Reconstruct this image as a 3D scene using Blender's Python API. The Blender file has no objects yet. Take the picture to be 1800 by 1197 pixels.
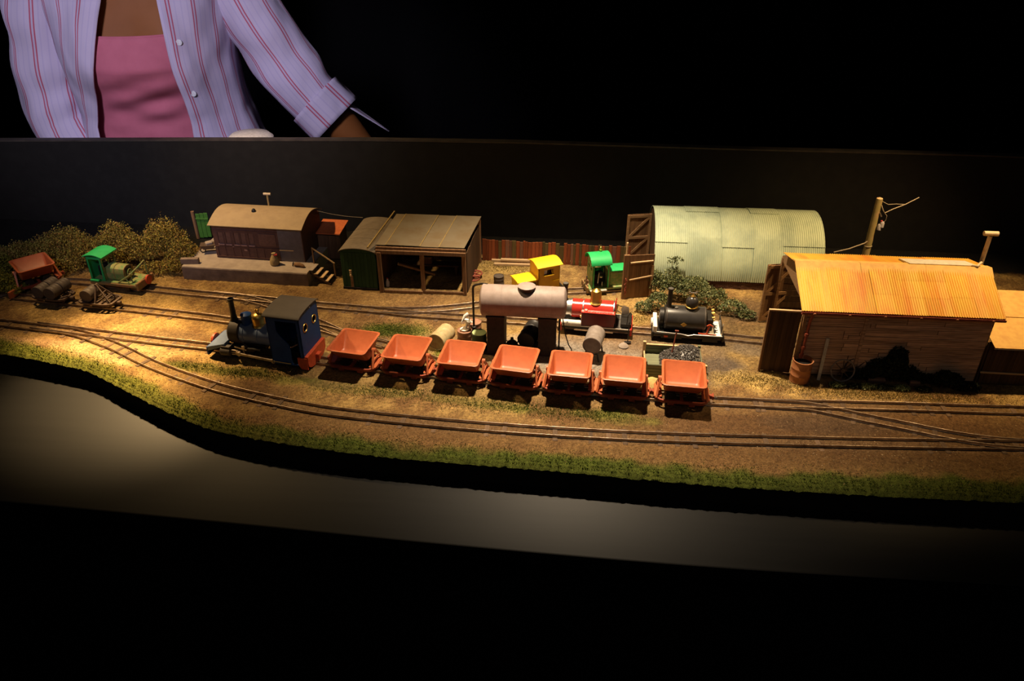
import bpy, bmesh, math, random
from mathutils import Vector, Matrix, noise
from mathutils.geometry import tessellate_polygon
random.seed(7)
S = bpy.context.scene
C = S.collection
R = math.radians
PI = math.pi
LV = 0.92                       # height of the layout's ground above the room floor

# ------------------------------------------------------------------ camera, world, lights, exposure
FPX, PITCH, YAW, CH = 1379.0, R(31), R(5), 0.6
cam = bpy.data.cameras.new('camera'); camo = bpy.data.objects.new('camera', cam); C.objects.link(camo)
cam.sensor_width = 36.0; cam.lens = FPX/1800*36.0; cam.clip_start = 0.01; cam.clip_end = 50
camo.location = (0, 0, LV+CH); camo.rotation_euler = (PI/2-PITCH, 0, YAW)
S.camera = camo
w = bpy.data.worlds.new('dark_hall'); S.world = w; w.use_nodes = True
w.node_tree.nodes['Background'].inputs[0].default_value = (0.5, 0.5, 0.6, 1)
w.node_tree.nodes['Background'].inputs[1].default_value = 0.0015
S.view_settings.view_transform = 'Standard'; S.view_settings.look = 'None'
S.view_settings.exposure = 0.0; S.view_settings.gamma = 1.0; S.view_settings.use_curve_mapping = False

def spot(name, loc, target, power, angle, blend, color, radius=0.018):
    l = bpy.data.lights.new(name, 'SPOT'); l.energy = power; l.spot_size = R(angle); l.spot_blend = blend
    l.color = color; l.shadow_soft_size = radius
    o = bpy.data.objects.new(name, l); C.objects.link(o); o.location = loc
    o.rotation_euler = (Vector(target)-Vector(loc)).to_track_quat('-Z', 'Y').to_euler()
    return o
WARM = (1.0, 0.66, 0.30)
spot('layout_spotlight', (-0.84, 1.14, LV+0.66), (-0.650, 0.895, LV), 115.0, 30, 1.0, WARM)
spot('layout_spotlight', (-0.84, 1.14, LV+0.66), (-0.46, 1.08, LV), 26.0, 84, 1.0, WARM)
spot('layout_spotlight', (-0.02, 1.08, LV+0.92), (0.02, 0.97, LV), 100.0, 57, 1.0, (1.0, 0.78, 0.52))
spot('layout_spotlight', (0.62, 1.03, LV+0.66), (0.49, 1.08, LV+0.1), 29.0, 70, 1.0, WARM)
spot('person_fill_spot', (-0.55, -0.5, 2.35), (-0.80, 1.50, 1.26), 145.0, 25, 0.6, (0.86, 0.80, 1.0), 0.15)  # unseen spot added to light the woman; stands for dim cool room light
fl = bpy.data.lights.new('front_fill', 'AREA'); fl.energy = 2.1; fl.size = 1.6; fl.color = (1.0, 0.90, 0.80)  # unseen fill added to lift the shaded fronts, much as bounced light would
flo = bpy.data.objects.new('front_fill', fl); C.objects.link(flo); flo.location = (0.2, -0.9, 2.7)
flo.rotation_euler = (Vector((0, 1.0, LV))-Vector(flo.location)).to_track_quat('-Z', 'Y').to_euler()

# ------------------------------------------------------------------ measuring: a pixel of the photograph at a height or depth
_fh = Vector((-math.sin(YAW), math.cos(YAW), 0)); _r = Vector((math.cos(YAW), math.sin(YAW), 0))
_f = _fh*math.cos(PITCH)+Vector((0, 0, -math.sin(PITCH))); _u = _fh*math.sin(PITCH)+Vector((0, 0, math.cos(PITCH)))
def _ray(px, py): return _f*FPX+_r*(px-900)-_u*(py-598.5)
def at(px, py, h=0.0):
    d = _ray(px, py); t = (h-CH)/d.z
    return Vector((d.x*t, d.y*t, LV+h))
def atY(px, py, Y):
    d = _ray(px, py); t = Y/d.y
    return Vector((d.x*t, Y, LV+CH+d.z*t))
def proj(p):
    v = Vector(p)-Vector((0, 0, LV+CH)); d = v.dot(_f)
    return 900+FPX*v.dot(_r)/d, 598.5-FPX*v.dot(_u)/d
def lerp(a, b, t): return a+(b-a)*t

# ------------------------------------------------------------------ materials
def _nodes(name):
    m = bpy.data.materials.new(name); m.use_nodes = True
    nt = m.node_tree; return m, nt, nt.nodes['Principled BSDF']
def _mix(nt, fac, a, b, mode='MIX'):
    n = nt.nodes.new('ShaderNodeMix'); n.data_type = 'RGBA'; n.blend_type = mode; n.clamp_factor = True
    for s, v in ((0, fac), (6, a), (7, b)):
        if hasattr(v, 'links'): nt.links.new(v, n.inputs[s])
        elif s == 0: n.inputs[0].default_value = v
        else: n.inputs[s].default_value = (*v[:3], 1)
    return n.outputs[2]
def _noise(nt, scale, detail=4, stretch=(1, 1, 1), coord='Object', rough=0.6):
    tc = nt.nodes.new('ShaderNodeTexCoord'); mp = nt.nodes.new('ShaderNodeMapping'); mp.inputs['Scale'].default_value = stretch
    nt.links.new(tc.outputs[coord], mp.inputs[0])
    n = nt.nodes.new('ShaderNodeTexNoise'); n.inputs['Scale'].default_value = scale; n.inputs['Detail'].default_value = detail; n.inputs['Roughness'].default_value = rough
    nt.links.new(mp.outputs[0], n.inputs['Vector']); return n.outputs[0]
def _ramp(nt, v, lo, hi):
    n = nt.nodes.new('ShaderNodeMapRange'); n.inputs[1].default_value = lo; n.inputs[2].default_value = hi
    nt.links.new(v, n.inputs[0]); return n.outputs[0]
def _bump(nt, bs, v, strength, dist):
    b = nt.nodes.new('ShaderNodeBump'); b.inputs['Strength'].default_value = strength; b.inputs['Distance'].default_value = dist
    nt.links.new(v, b.inputs['Height']); nt.links.new(b.outputs[0], bs.inputs['Normal'])
def M(name, col, rough=0.6, metal=0.0, col2=None, scale=220, lo=0.4, hi=0.7, bump=0.25, stretch=(1, 1, 1), vary=0.0, spec=0.4):
    m, nt, bs = _nodes(name)
    n = _noise(nt, scale, 5, stretch)
    c2 = col2 or tuple(x*0.72 for x in col)
    out = _mix(nt, _ramp(nt, n, lo, hi), col, c2)
    if vary:
        oi = nt.nodes.new('ShaderNodeObjectInfo'); mr = nt.nodes.new('ShaderNodeMapRange')
        mr.inputs[3].default_value = 1-vary; mr.inputs[4].default_value = 1+vary
        nt.links.new(oi.outputs['Random'], mr.inputs[0])
        v = nt.nodes.new('ShaderNodeVectorMath'); v.operation = 'SCALE'
        nt.links.new(out, v.inputs[0]); nt.links.new(mr.outputs[0], v.inputs['Scale']); out = v.outputs[0]
    nt.links.new(out, bs.inputs['Base Color'])
    bs.inputs['Roughness'].default_value = rough; bs.inputs['Metallic'].default_value = metal
    bs.inputs['Specular IOR Level'].default_value = spec
    if bump: _bump(nt, bs, _noise(nt, scale*1.7, 4, stretch), bump, 0.0006)
    return m
def Mleaf(name, cols, rough=0.8):
    m, nt, bs = _nodes(name)
    g = nt.nodes.new('ShaderNodeNewGeometry'); r = nt.nodes.new('ShaderNodeValToRGB')
    el = r.color_ramp.elements
    while len(el) < len(cols): el.new(0.5)
    for i, c in enumerate(cols): el[i].position = i/(len(cols)-1); el[i].color = (*c, 1)
    nt.links.new(g.outputs['Random Per Island'], r.inputs[0]); nt.links.new(r.outputs[0], bs.inputs['Base Color'])
    bs.inputs['Roughness'].default_value = rough; bs.inputs['Specular IOR Level'].default_value = 0.2
    return m
def Mwood(name, col, col2, vary=0.25, axis=0, rough=0.8):
    st = [9, 9, 9]; st[axis] = 0.6
    return M(name, col, rough, 0, col2, 45, 0.35, 0.7, 0.35, tuple(st), vary, 0.2)

black_paint = M('matt_black_paint', (0.010, 0.0092, 0.0085), 0.75, 0, (0.013, 0.012, 0.011), 60, bump=0.15, spec=0.15)
shelf_paint = M('black_shelf_paint', (0.0050, 0.0049, 0.0050), 0.46, 0, (0.0068, 0.0066, 0.0066), 25, bump=0.05, stretch=(0.2, 3, 1), spec=0.11)
hall_black = M('black_drape', (0.004, 0.004, 0.005), 0.95, 0, bump=0, spec=0.1)
floor_black = M('dark_hall_carpet', (0.006, 0.006, 0.007), 0.95, 0, bump=0, spec=0.1)
rail_steel = M('worn_rail_steel', (0.42, 0.33, 0.25), 0.38, 0.9, (0.17, 0.11, 0.07), 90, 0.35, 0.7, 0.05)
sleeper_wood = Mwood('sleeper_wood', (0.12, 0.075, 0.045), (0.07, 0.042, 0.025), 0.3, 1)
skip_paint = M('orange_red_oxide', (0.46, 0.115, 0.040), 0.42, 0, (0.38, 0.090, 0.031), 120, 0.4, 0.75, 0.12)
skip_dark = M('red_oxide_frame', (0.28, 0.050, 0.019), 0.6, 0, (0.17, 0.033, 0.014), 160)  # deep red-brown frame, darkened further to hold the shade under the tub
rust_wheel = M('rusty_wheel_iron', (0.05, 0.035, 0.028), 0.55, 0.5)
iron_black = M('sooty_black_iron', (0.018, 0.016, 0.015), 0.42, 0.3, (0.03, 0.025, 0.02))
smokebox_black = M('brownish_smokebox_black', (0.055, 0.042, 0.034), 0.6, 0.1)
loco_blue = M('navy_blue_enamel', (0.016, 0.058, 0.21), 0.45, 0, (0.013, 0.046, 0.17), 90, bump=0.04, spec=0.15)
boiler_blue = M('grey_blue_boiler_enamel', (0.15, 0.20, 0.32), 0.42, 0, (0.12, 0.16, 0.26), 90, bump=0.05)
cab_roof_mat = M('dusty_cab_roof', (0.062, 0.050, 0.040), 0.75, 0, (0.05, 0.04, 0.032), 70, bump=0.1)
brass = M('polished_brass', (0.78, 0.50, 0.14), 0.38, 1.0, (0.70, 0.43, 0.10), 60, bump=0.03)
steel = M('bright_steel', (0.62, 0.58, 0.54), 0.38, 1.0, (0.48, 0.44, 0.40), 120, bump=0.05)
rod_metal = M('pale_motion_metal', (0.66, 0.52, 0.40), 0.38, 0.7, (0.42, 0.32, 0.24), 200)
red_paint = M('buffer_red', (0.55, 0.075, 0.025), 0.5, 0)
loco_red = M('glossy_engine_red', (0.50, 0.035, 0.022), 0.22, 0, (0.44, 0.03, 0.02), 80, bump=0.02, spec=0.6)
maroon = M('dark_engine_red', (0.17, 0.013, 0.009), 0.30, 0, (0.13, 0.010, 0.007), 80, bump=0.02)
saddle_black = M('satin_black_tank', (0.028, 0.025, 0.024), 0.30, 0.1, (0.04, 0.036, 0.033), 60, bump=0.03)
lining_gold = M('gold_lining', (0.60, 0.38, 0.10), 0.4, 0.6)
white_paint = M('off_white_paint', (0.78, 0.73, 0.66), 0.5, 0, (0.66, 0.60, 0.53))
yellow_paint = M('bright_yellow_enamel', (0.80, 0.50, 0.012), 0.5, 0, (0.72, 0.43, 0.012), 90, bump=0.03)
yellow_side = M('deep_yellow_enamel', (0.55, 0.31, 0.02), 0.5, 0, (0.48, 0.26, 0.02), 90, bump=0.05)
green_paint = M('emerald_green_enamel', (0.025, 0.42, 0.12), 0.45, 0, (0.02, 0.36, 0.10), 90, bump=0.04)
green_dusty = M('dusty_olive_green_paint', (0.13, 0.24, 0.075), 0.6, 0, (0.30, 0.26, 0.10), 160, 0.4, 0.62)
dark_inside = M('dark_cab_interior', (0.01, 0.009, 0.009), 0.8, 0)
chassis_tan = M('rusty_tan_chassis', (0.30, 0.15, 0.06), 0.7, 0, (0.14, 0.17, 0.06), 150)
tank_grey = M('grey_primer_tank', (0.30, 0.235, 0.215), 0.55, 0, (0.23, 0.175, 0.155), 90, 0.4, 0.72, 0.12)
pillar_dark = M('dark_timber_baulk', (0.05, 0.032, 0.025), 0.8, 0, (0.03, 0.02, 0.016), 200)
hut_green = M('pale_green_corrugated_iron', (0.46, 0.53, 0.37), 0.55, 0, (0.31, 0.38, 0.28), 22, 0.42, 0.66, 0.12, (1, 1, 0.7), 0.05)
yellow_roof = M('ochre_rusty_corrugated_iron', (0.60, 0.35, 0.045), 0.55, 0, (0.58, 0.22, 0.035), 26, 0.42, 0.66, 0.12, (2.5, 0.5, 0.5), 0.10)
ochre_flat = M('ochre_felt', (0.56, 0.34, 0.09), 0.7, 0, (0.48, 0.26, 0.07), 120)
grey_sheet = M('grey_metal_sheet', (0.58, 0.54, 0.47), 0.5, 0.1)
plank_brown = Mwood('weathered_pale_boards', (0.66, 0.42, 0.27), (0.24, 0.135, 0.08), 0.18, 0)
dark_plank = Mwood('dark_stained_boards', (0.10, 0.055, 0.028), (0.05, 0.028, 0.015), 0.25, 2)
door_wood = Mwood('brown_gate_boards', (0.22, 0.12, 0.055), (0.13, 0.065, 0.03), 0.2, 2)
frame_wood = Mwood('light_brown_framing', (0.34, 0.20, 0.10), (0.20, 0.11, 0.05), 0.15, 0)
post_wood = Mwood('brown_shed_post', (0.23, 0.125, 0.062), (0.13, 0.07, 0.035), 0.15, 2)
fence_red = Mwood('red_brown_fence_boards', (0.27, 0.072, 0.024), (0.17, 0.045, 0.016), 0.35, 2)
fence_green = Mwood('green_tinged_fence_boards', (0.12, 0.075, 0.028), (0.075, 0.065, 0.022), 0.25, 2)
fence_grey = Mwood('grey_fence_boards', (0.16, 0.095, 0.062), (0.20, 0.06, 0.03), 0.25, 2)
pale_timber = Mwood('pale_new_timber', (0.58, 0.40, 0.22), (0.45, 0.29, 0.15), 0.12, 0)
carriage_roof_mat = M('fawn_canvas_roof', (0.31, 0.225, 0.125), 0.75, 0, (0.26, 0.185, 0.105), 60, 0.4, 0.7, 0.15)
carriage_brown = M('maroon_brown_carriage_paint', (0.11, 0.050, 0.042), 0.6, 0, (0.075, 0.036, 0.032), 120)
carriage_grey = M('grey_end_panel', (0.15, 0.13, 0.14), 0.6, 0, (0.12, 0.10, 0.10), 120)
blind_mat = M('drawn_window_blind', (0.17, 0.085, 0.06), 0.8, 0)
curtain_pink = M('pinkish_window_sill_trim', (0.30, 0.17, 0.15), 0.8, 0)
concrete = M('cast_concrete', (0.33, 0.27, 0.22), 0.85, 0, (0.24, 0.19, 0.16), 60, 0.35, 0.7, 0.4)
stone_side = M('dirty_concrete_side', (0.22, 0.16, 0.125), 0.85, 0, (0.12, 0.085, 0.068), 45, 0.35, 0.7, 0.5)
van_green = Mwood('dark_green_van_boards', (0.035, 0.085, 0.035), (0.025, 0.06, 0.026), 0.1, 2)
van_roof = M('grey_brown_van_roof', (0.16, 0.125, 0.085), 0.75, 0, (0.12, 0.09, 0.06), 80)
shed_roof = M('grey_olive_roof_sheet', (0.15, 0.118, 0.072), 0.7, 0, (0.13, 0.09, 0.045), 40, 0.4, 0.7, 0.15, (1, 1, 1), 0.12)
seam_mat = M('pale_roof_lath', (0.30, 0.20, 0.06), 0.7, 0)
privy_roof = M('rusty_orange_roof', (0.50, 0.13, 0.035), 0.7, 0, (0.42, 0.09, 0.03))
privy_wall = Mwood('brown_privy_boards', (0.17, 0.09, 0.05), (0.10, 0.05, 0.03), 0.1, 2)
gate_green = M('leaf_green_board', (0.045, 0.16, 0.02), 0.7, 0)
rust_pipe = M('rust_red_pipe', (0.30, 0.06, 0.03), 0.6, 0, (0.20, 0.045, 0.025))
rusty_drum = M('rusty_orange_drum', (0.38, 0.15, 0.055), 0.7, 0, (0.28, 0.10, 0.04), 130)
cream_drum = M('cream_banded_drum', (0.46, 0.38, 0.20), 0.6, 0, (0.36, 0.24, 0.11), 110)
grey_drum = M('grey_oil_drum', (0.26, 0.215, 0.185), 0.6, 0, (0.19, 0.15, 0.125), 120)
black_drum = M('black_oil_drum', (0.025, 0.022, 0.02), 0.45, 0.2)
brown_drum = M('red_brown_drum', (0.30, 0.155, 0.095), 0.6, 0, (0.22, 0.10, 0.06), 120)
green_drum = M('pale_green_drum_lid', (0.34, 0.42, 0.20), 0.6, 0)
dark_green = M('dark_green_drum_side', (0.03, 0.05, 0.022), 0.6, 0)
tar_drum = M('dark_grey_tar_drum', (0.085, 0.065, 0.05), 0.6, 0.1, (0.06, 0.045, 0.035))
wagon_iron = M('brown_wagon_iron', (0.10, 0.065, 0.045), 0.6, 0.3)
coal_mat = M('coal', (0.085, 0.075, 0.070), 0.4, 0, (0.04, 0.036, 0.034), 300)
bunker_green = Mwood('grey_green_bunker_boards', (0.15, 0.16, 0.095), (0.10, 0.105, 0.065), 0.2, 0)
sand_mat = M('yellow_sand', (0.52, 0.36, 0.13), 0.95, 0, (0.40, 0.26, 0.09), 300, bump=0.8)
pole_wood = M('mossy_pole_wood', (0.26, 0.21, 0.07), 0.8, 0, (0.34, 0.22, 0.10), 90, 0.4, 0.65)
wire_mat = M('grey_wire', (0.42, 0.34, 0.24), 0.6, 0.2)
porcelain = M('grey_insulator', (0.46, 0.42, 0.44), 0.4, 0)
chimney_pale = M('pale_stove_pipe', (0.55, 0.44, 0.30), 0.65, 0, (0.40, 0.31, 0.20))
brick_mat = M('dark_red_brick', (0.13, 0.065, 0.045), 0.85, 0, (0.09, 0.045, 0.035), 200, vary=0.3)
sack_mat = M('hessian_sack', (0.30, 0.215, 0.10), 0.9, 0, bump=0.6)
cloth_red = M('red_cap_cloth', (0.42, 0.04, 0.035), 0.8, 0)
wheel_rust = M('red_rusty_wheel', (0.30, 0.075, 0.045), 0.6, 0.1)
foliage_olive = Mleaf('dry_olive_foliage', [(0.11, 0.075, 0.018), (0.27, 0.21, 0.04), (0.17, 0.17, 0.03), (0.40, 0.31, 0.07), (0.25, 0.12, 0.035), (0.07, 0.055, 0.012)])
foliage_ivy = Mleaf('ivy_foliage', [(0.03, 0.05, 0.02), (0.11, 0.135, 0.055), (0.21, 0.22, 0.11), (0.14, 0.14, 0.04), (0.05, 0.075, 0.03)])
foliage_dark = Mleaf('dark_bush_foliage', [(0.010, 0.012, 0.006), (0.025, 0.028, 0.012), (0.015, 0.018, 0.008)])
grass_mat = Mleaf('green_static_grass', [(0.03, 0.065, 0.008), (0.065, 0.105, 0.012), (0.115, 0.13, 0.022), (0.045, 0.085, 0.010)])
dry_grass = Mleaf('dry_scrub', [(0.20, 0.14, 0.035), (0.33, 0.24, 0.07), (0.13, 0.11, 0.03), (0.26, 0.17, 0.05)])
gravel_mat = Mleaf('earth_crumbs', [(0.10, 0.06, 0.03), (0.30, 0.20, 0.10), (0.18, 0.11, 0.05), (0.42, 0.30, 0.17)])
skin_mat = M('brown_skin', (0.25, 0.088, 0.024), 0.6, 0, (0.22, 0.075, 0.020), 14, bump=0.02, spec=0.2)
hair_mat = M('dark_hair', (0.02, 0.013, 0.010), 0.5, 0)
cami_mat = M('pink_camisole_jersey', (0.50, 0.135, 0.20), 0.85, 0, (0.46, 0.12, 0.18), 40, bump=0.1)
jeans_mat = M('dark_blue_trousers', (0.03, 0.035, 0.06), 0.85, 0)
button_mat = M('pearl_button', (0.7, 0.72, 0.78), 0.3, 0)
figure_dark = M('dark_driver_overalls', (0.02, 0.022, 0.03), 0.8, 0)
figure_skin = M('painted_skin', (0.40, 0.20, 0.12), 0.6, 0)
plate_white = M('white_china', (0.72, 0.68, 0.62), 0.4, 0)

# ------------------------------------------------------------------ mesh builder
class MB:
    def __init__(s): s.v = []; s.f = []
    def add(s, vs, fs, mtx=None):
        o = len(s.v)
        for p in vs:
            p = Vector(p); s.v.append(mtx @ p if mtx else p)
        for f in fs: s.f.append([o+i for i in f])
        return s
    def box(s, c, d, rz=0, mtx=None):
        x, y, z = [q/2 for q in d]
        m = Matrix.Translation(c) @ Matrix.Rotation(rz, 4, 'Z')
        if mtx: m = mtx @ m
        return s.add([(-x, -y, -z), (x, -y, -z), (x, y, -z), (-x, y, -z), (-x, -y, z), (x, -y, z), (x, y, z), (-x, y, z)],
                     [(0, 3, 2, 1), (4, 5, 6, 7), (0, 1, 5, 4), (1, 2, 6, 5), (2, 3, 7, 6), (3, 0, 4, 7)], m)
    def span(s, a, b):
        return s.box([(a[i]+b[i])/2 for i in range(3)], [abs(b[i]-a[i]) for i in range(3)])
    def beam(s, a, b, wd, h, up=(0, 0, 1)):
        a = Vector(a); b = Vector(b); x = (b-a); L = x.length; x.normalize(); up = Vector(up)
        if abs(x.dot(up)) > 0.98: up = Vector((0, 1, 0))
        y = up.cross(x).normalized(); z = x.cross(y)
        m = Matrix(((x.x, y.x, z.x, 0), (x.y, y.y, z.y, 0), (x.z, y.z, z.z, 0), (0, 0, 0, 1)))
        return s.box((0, 0, 0), (L, wd, h), 0, Matrix.Translation((a+b)/2) @ m)
    def tube(s, pts, r, n=10, caps=True):
        pts = [Vector(p) for p in pts]; k = len(pts)
        rs = r if isinstance(r, (list, tuple)) else [r]*k
        o = len(s.v); up = None
        for i, p in enumerate(pts):
            t = (pts[min(i+1, k-1)]-pts[max(i-1, 0)])
            if t.length < 1e-9: t = Vector((0, 0, 1))
            t.normalize()
            if up is None:
                up = Vector((0, 0, 1)) if abs(t.z) < 0.9 else Vector((0, 1, 0))
            a = (up-t*up.dot(t)).normalized(); b = t.cross(a); up = a
            for j in range(n):
                q = 2*PI*j/n; s.v.append(p+(a*math.cos(q)+b*math.sin(q))*rs[i])
        for i in range(k-1):
            for j in range(n):
                s.f.append([o+i*n+j, o+i*n+(j+1) % n, o+(i+1)*n+(j+1) % n, o+(i+1)*n+j])
        if caps:
            s.f.append([o+j for j in range(n)][::-1]); s.f.append([o+(k-1)*n+j for j in range(n)])
        return s
    def cyl(s, a, b, r, r2=None, n=16): return s.tube([a, b], [r, r if r2 is None else r2], n)
    def lathe(s, prof, c=(0, 0, 0), axis='Z', n=20, mtx=None):
        rot = {'Z': Matrix.Identity(4), 'X': Matrix.Rotation(PI/2, 4, 'Y'), 'Y': Matrix.Rotation(-PI/2, 4, 'X')}[axis]
        m = Matrix.Translation(c) @ rot
        if mtx: m = mtx @ m
        vs = []; fs = []
        for (r, z) in prof:
            for j in range(n):
                q = 2*PI*j/n; vs.append((r*math.cos(q), r*math.sin(q), z))
        for i in range(len(prof)-1):
            for j in range(n): fs.append((i*n+j, i*n+(j+1) % n, (i+1)*n+(j+1) % n, (i+1)*n+j))
        fs.append(tuple(range(n))[::-1]); fs.append(tuple((len(prof)-1)*n+j for j in range(n)))
        return s.add(vs, fs, m)
    def ring(s, c, R_, r, axis='Y', n=20, k=6, mtx=None):
        prof = [(R_+r*math.cos(2*PI*j/k), r*math.sin(2*PI*j/k)) for j in range(k)]
        rot = {'Z': Matrix.Identity(4), 'X': Matrix.Rotation(PI/2, 4, 'Y'), 'Y': Matrix.Rotation(-PI/2, 4, 'X')}[axis]
        m = Matrix.Translation(c) @ rot
        if mtx: m = mtx @ m
        vs = []; fs = []
        for i in range(n):
            q = 2*PI*i/n
            for (rr, z) in prof: vs.append((rr*math.cos(q), rr*math.sin(q), z))
        for i in range(n):
            for j in range(k): fs.append((i*k+j, ((i+1) % n)*k+j, ((i+1) % n)*k+(j+1) % k, i*k+(j+1) % k))
        return s.add(vs, fs, m)
    def plate(s, outer, holes, mtx, th):
        """flat plate of thickness th in local XY with holes, placed by mtx"""
        loops = [outer]+list(holes)
        flat = [p for l in loops for p in l]
        tris = tessellate_polygon([[Vector((p[0], p[1], 0)) for p in l] for l in loops])
        n = len(flat)
        vs = [(p[0], p[1], 0) for p in flat]+[(p[0], p[1], th) for p in flat]
        fs = [tuple(t) for t in tris]+[tuple(n+i for i in t[::-1]) for t in tris]
        o = 0
        for l in loops:
            k = len(l)
            for i in range(k): fs.append((o+i, o+(i+1) % k, n+o+(i+1) % k, n+o+i))
            o += k
        return s.add(vs, fs, mtx)
    def loft(s, rings, close=True, caps=True):
        o = len(s.v); n = len(rings[0])
        for r_ in rings: s.v.extend(Vector(p) for p in r_)
        for i in range(len(rings)-1):
            for j in range(n if close else n-1):
                s.f.append([o+i*n+j, o+i*n+(j+1) % n, o+(i+1)*n+(j+1) % n, o+(i+1)*n+j])
        if caps:
            s.f.append([o+j for j in range(n)][::-1]); s.f.append([o+(len(rings)-1)*n+j for j in range(n)])
        return s
    def mesh(s, name, mat, bevel=0.0, angle=35):
        me = bpy.data.meshes.new(name); me.from_pydata([tuple(p) for p in s.v], [], s.f)
        bm = bmesh.new(); bm.from_mesh(me)
        bmesh.ops.recalc_face_normals(bm, faces=bm.faces)
        if bevel:
            es = [e for e in bm.edges if len(e.link_faces) == 2 and e.calc_face_angle(0) > R(40)]
            bmesh.ops.bevel(bm, geom=es, offset=bevel, segments=1, affect='EDGES', clamp_overlap=True)
        bm.to_mesh(me); bm.free()
        for p in me.polygons: p.use_smooth = True
        me.set_sharp_from_angle(angle=R(angle))
        me.materials.append(mat); return me
    def build(s, name, mat, parent=None, bevel=0.0, angle=35):
        return link(name, s.mesh(name, mat, bevel, angle), parent)
def link(name, me, parent=None):
    o = bpy.data.objects.new(name, me); C.objects.link(o)
    if parent is not None: o.parent = parent
    return o
def thing(name, label, cat, loc=(0, 0, 0), rz=0.0, group=None):
    o = bpy.data.objects.new(name, None); C.objects.link(o); o.empty_display_size = 0.01
    o.location = loc; o.rotation_euler = (0, 0, rz); o['label'] = label; o['category'] = cat
    if group: o['group'] = group
    return o
def tag(o, label, cat, group=None, kind=None):
    o['label'] = label; o['category'] = cat
    if group: o['group'] = group
    if kind: o['kind'] = kind
    return o
def struct(o): o['kind'] = 'structure'; return o
def dup(root, loc, rz, label=None, group=None):
    r = root.copy(); C.objects.link(r); r.location = loc; r.rotation_euler = (0, 0, rz)
    if label: r['label'] = label
    if group: r['group'] = group
    def rec(a, b):
        for ch in list(a.children):
            c = ch.copy(); C.objects.link(c); c.parent = b; rec(ch, c)
    rec(root, r); return r
def rrect(hx, hy, r, z, k=4):
    out = []
    for cx, cy, a0 in ((hx-r, hy-r, 0), (-hx+r, hy-r, 90), (-hx+r, -hy+r, 180), (hx-r, -hy+r, 270)):
        for i in range(k+1):
            a = R(a0+90*i/k); out.append((cx+r*math.cos(a), cy+r*math.sin(a), z))
    return out
def circle(cx, cy, r, n=20): return [(cx+r*math.cos(2*PI*i/n), cy+r*math.sin(2*PI*i/n)) for i in range(n)]
def XZ(y, x0=0, z0=0):      # plate plane: local x -> X, local y -> Z, thickness towards -Y
    return Matrix(((1, 0, 0, x0), (0, 0, -1, y), (0, 1, 0, z0), (0, 0, 0, 1)))
def YZ(x, y0=0, z0=0):      # local x -> Y, local y -> Z, thickness towards +X
    return Matrix(((0, 0, 1, x), (1, 0, 0, y0), (0, 1, 0, z0), (0, 0, 0, 1)))
def spline(pts, step):
    """Catmull-Rom through 2-D points, resampled evenly"""
    P = [Vector((p[0], p[1], 0)) for p in pts]; P = [P[0]*2-P[1]]+P+[P[-1]*2-P[-2]]
    fine = []
    for i in range(1, len(P)-2):
        for k in range(24):
            t = k/24; a, b, c, d = P[i-1:i+3]
            fine.append(0.5*((2*b)+(c-a)*t+(2*a-5*b+4*c-d)*t*t+(3*b-a-3*c+d)*t**3))
    fine.append(P[-2])
    out = [fine[0]]; acc = 0
    for a, b in zip(fine, fine[1:]):
        L = (b-a).length
        while L > 0 and acc+L >= step:
            q = (step-acc)/L; a = a.lerp(b, q); out.append(a.copy()); L = (b-a).length; acc = 0
        acc += L
    return out
import numpy as np
# ================================================================== the setting
bm_ = MB().box((0, 1.0, -0.05), (9, 8, 0.1)); struct(bm_.build('floor', floor_black))
# black drape at the back of the hall, with soft folds
n = 160; vs = []
for i in range(n+1):
    x = -4+8*i/n; y = 3.0+0.035*math.sin(i*0.9)+0.02*math.sin(i*0.37)
    vs += [(x, y, 0), (x, y, 3.2)]
fs = [(2*i, 2*i+2, 2*i+3, 2*i+1) for i in range(n)]
b = MB().add(vs, fs); o = b.build('wall_back', hall_black); sm = o.modifiers.new('thickness', 'SOLIDIFY'); sm.thickness = 0.01; struct(o)

front_px = [(0, 615), (75, 628), (150, 645), (210, 675), (300, 720), (400, 754), (600, 786), (800, 806), (1000, 823), (1200, 841), (1500, 861), (1800, 876)]
fp = [at(*p) for p in front_px]
fpts = [(-1.35, 0.955), (-1.05, 0.935)]+[(p.x, p.y) for p in fp]+[(0.75, 0.708), (1.0, 0.71)]
fcurve = spline(fpts, 0.006)
FX = np.array([p.x for p in fcurve]); FY = np.array([p.y for p in fcurve]); _o = np.argsort(FX); FX = FX[_o]; FY = FY[_o]
def front(x): return float(np.interp(x, FX, FY))
BACK = 1.375

# ------------------------------------------------------------------ track centre lines, read off the rails
T_main = [(-120, 560), (0, 570), (60, 577), (133, 587), (200, 610), (267, 642), (333, 667), (400, 688), (500, 711), (600, 728), (800, 748.5), (1000, 763), (1200, 772.5), (1500, 780.5), (1800, 785.5), (1990, 788)]
T_train = [(60, 574), (133, 583), (267, 600), (382, 613), (564, 636), (672, 650), (860, 670), (945, 680), (1044, 689), (1242, 706.5), (1367, 712), (1533, 716), (1800, 724.5), (1990, 731)]
T_cross = [(1262, 707), (1330, 711.5), (1417, 717), (1470, 727), (1517, 737), (1588, 751), (1672, 768), (1740, 778), (1810, 784)]
T_barrel = [(26, 523), (120, 533), (216, 543), (359, 559), (408, 565.5), (500, 572), (567, 580), (620, 596), (677, 609)]
T_curve = [(372, 519), (430, 526), (500, 546), (567, 573), (604, 589), (677, 607), (740, 628), (830, 660), (900, 675)]
T_back = [(-30, 527), (18, 513), (62, 502), (110, 496), (172, 499.5), (265, 509.5), (359, 519), (487, 531), (562, 538.5), (668, 548), (727, 554.5), (843, 562), (947, 569.5), (1100, 582), (1265, 594), (1335, 601), (1470, 612)]
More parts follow.
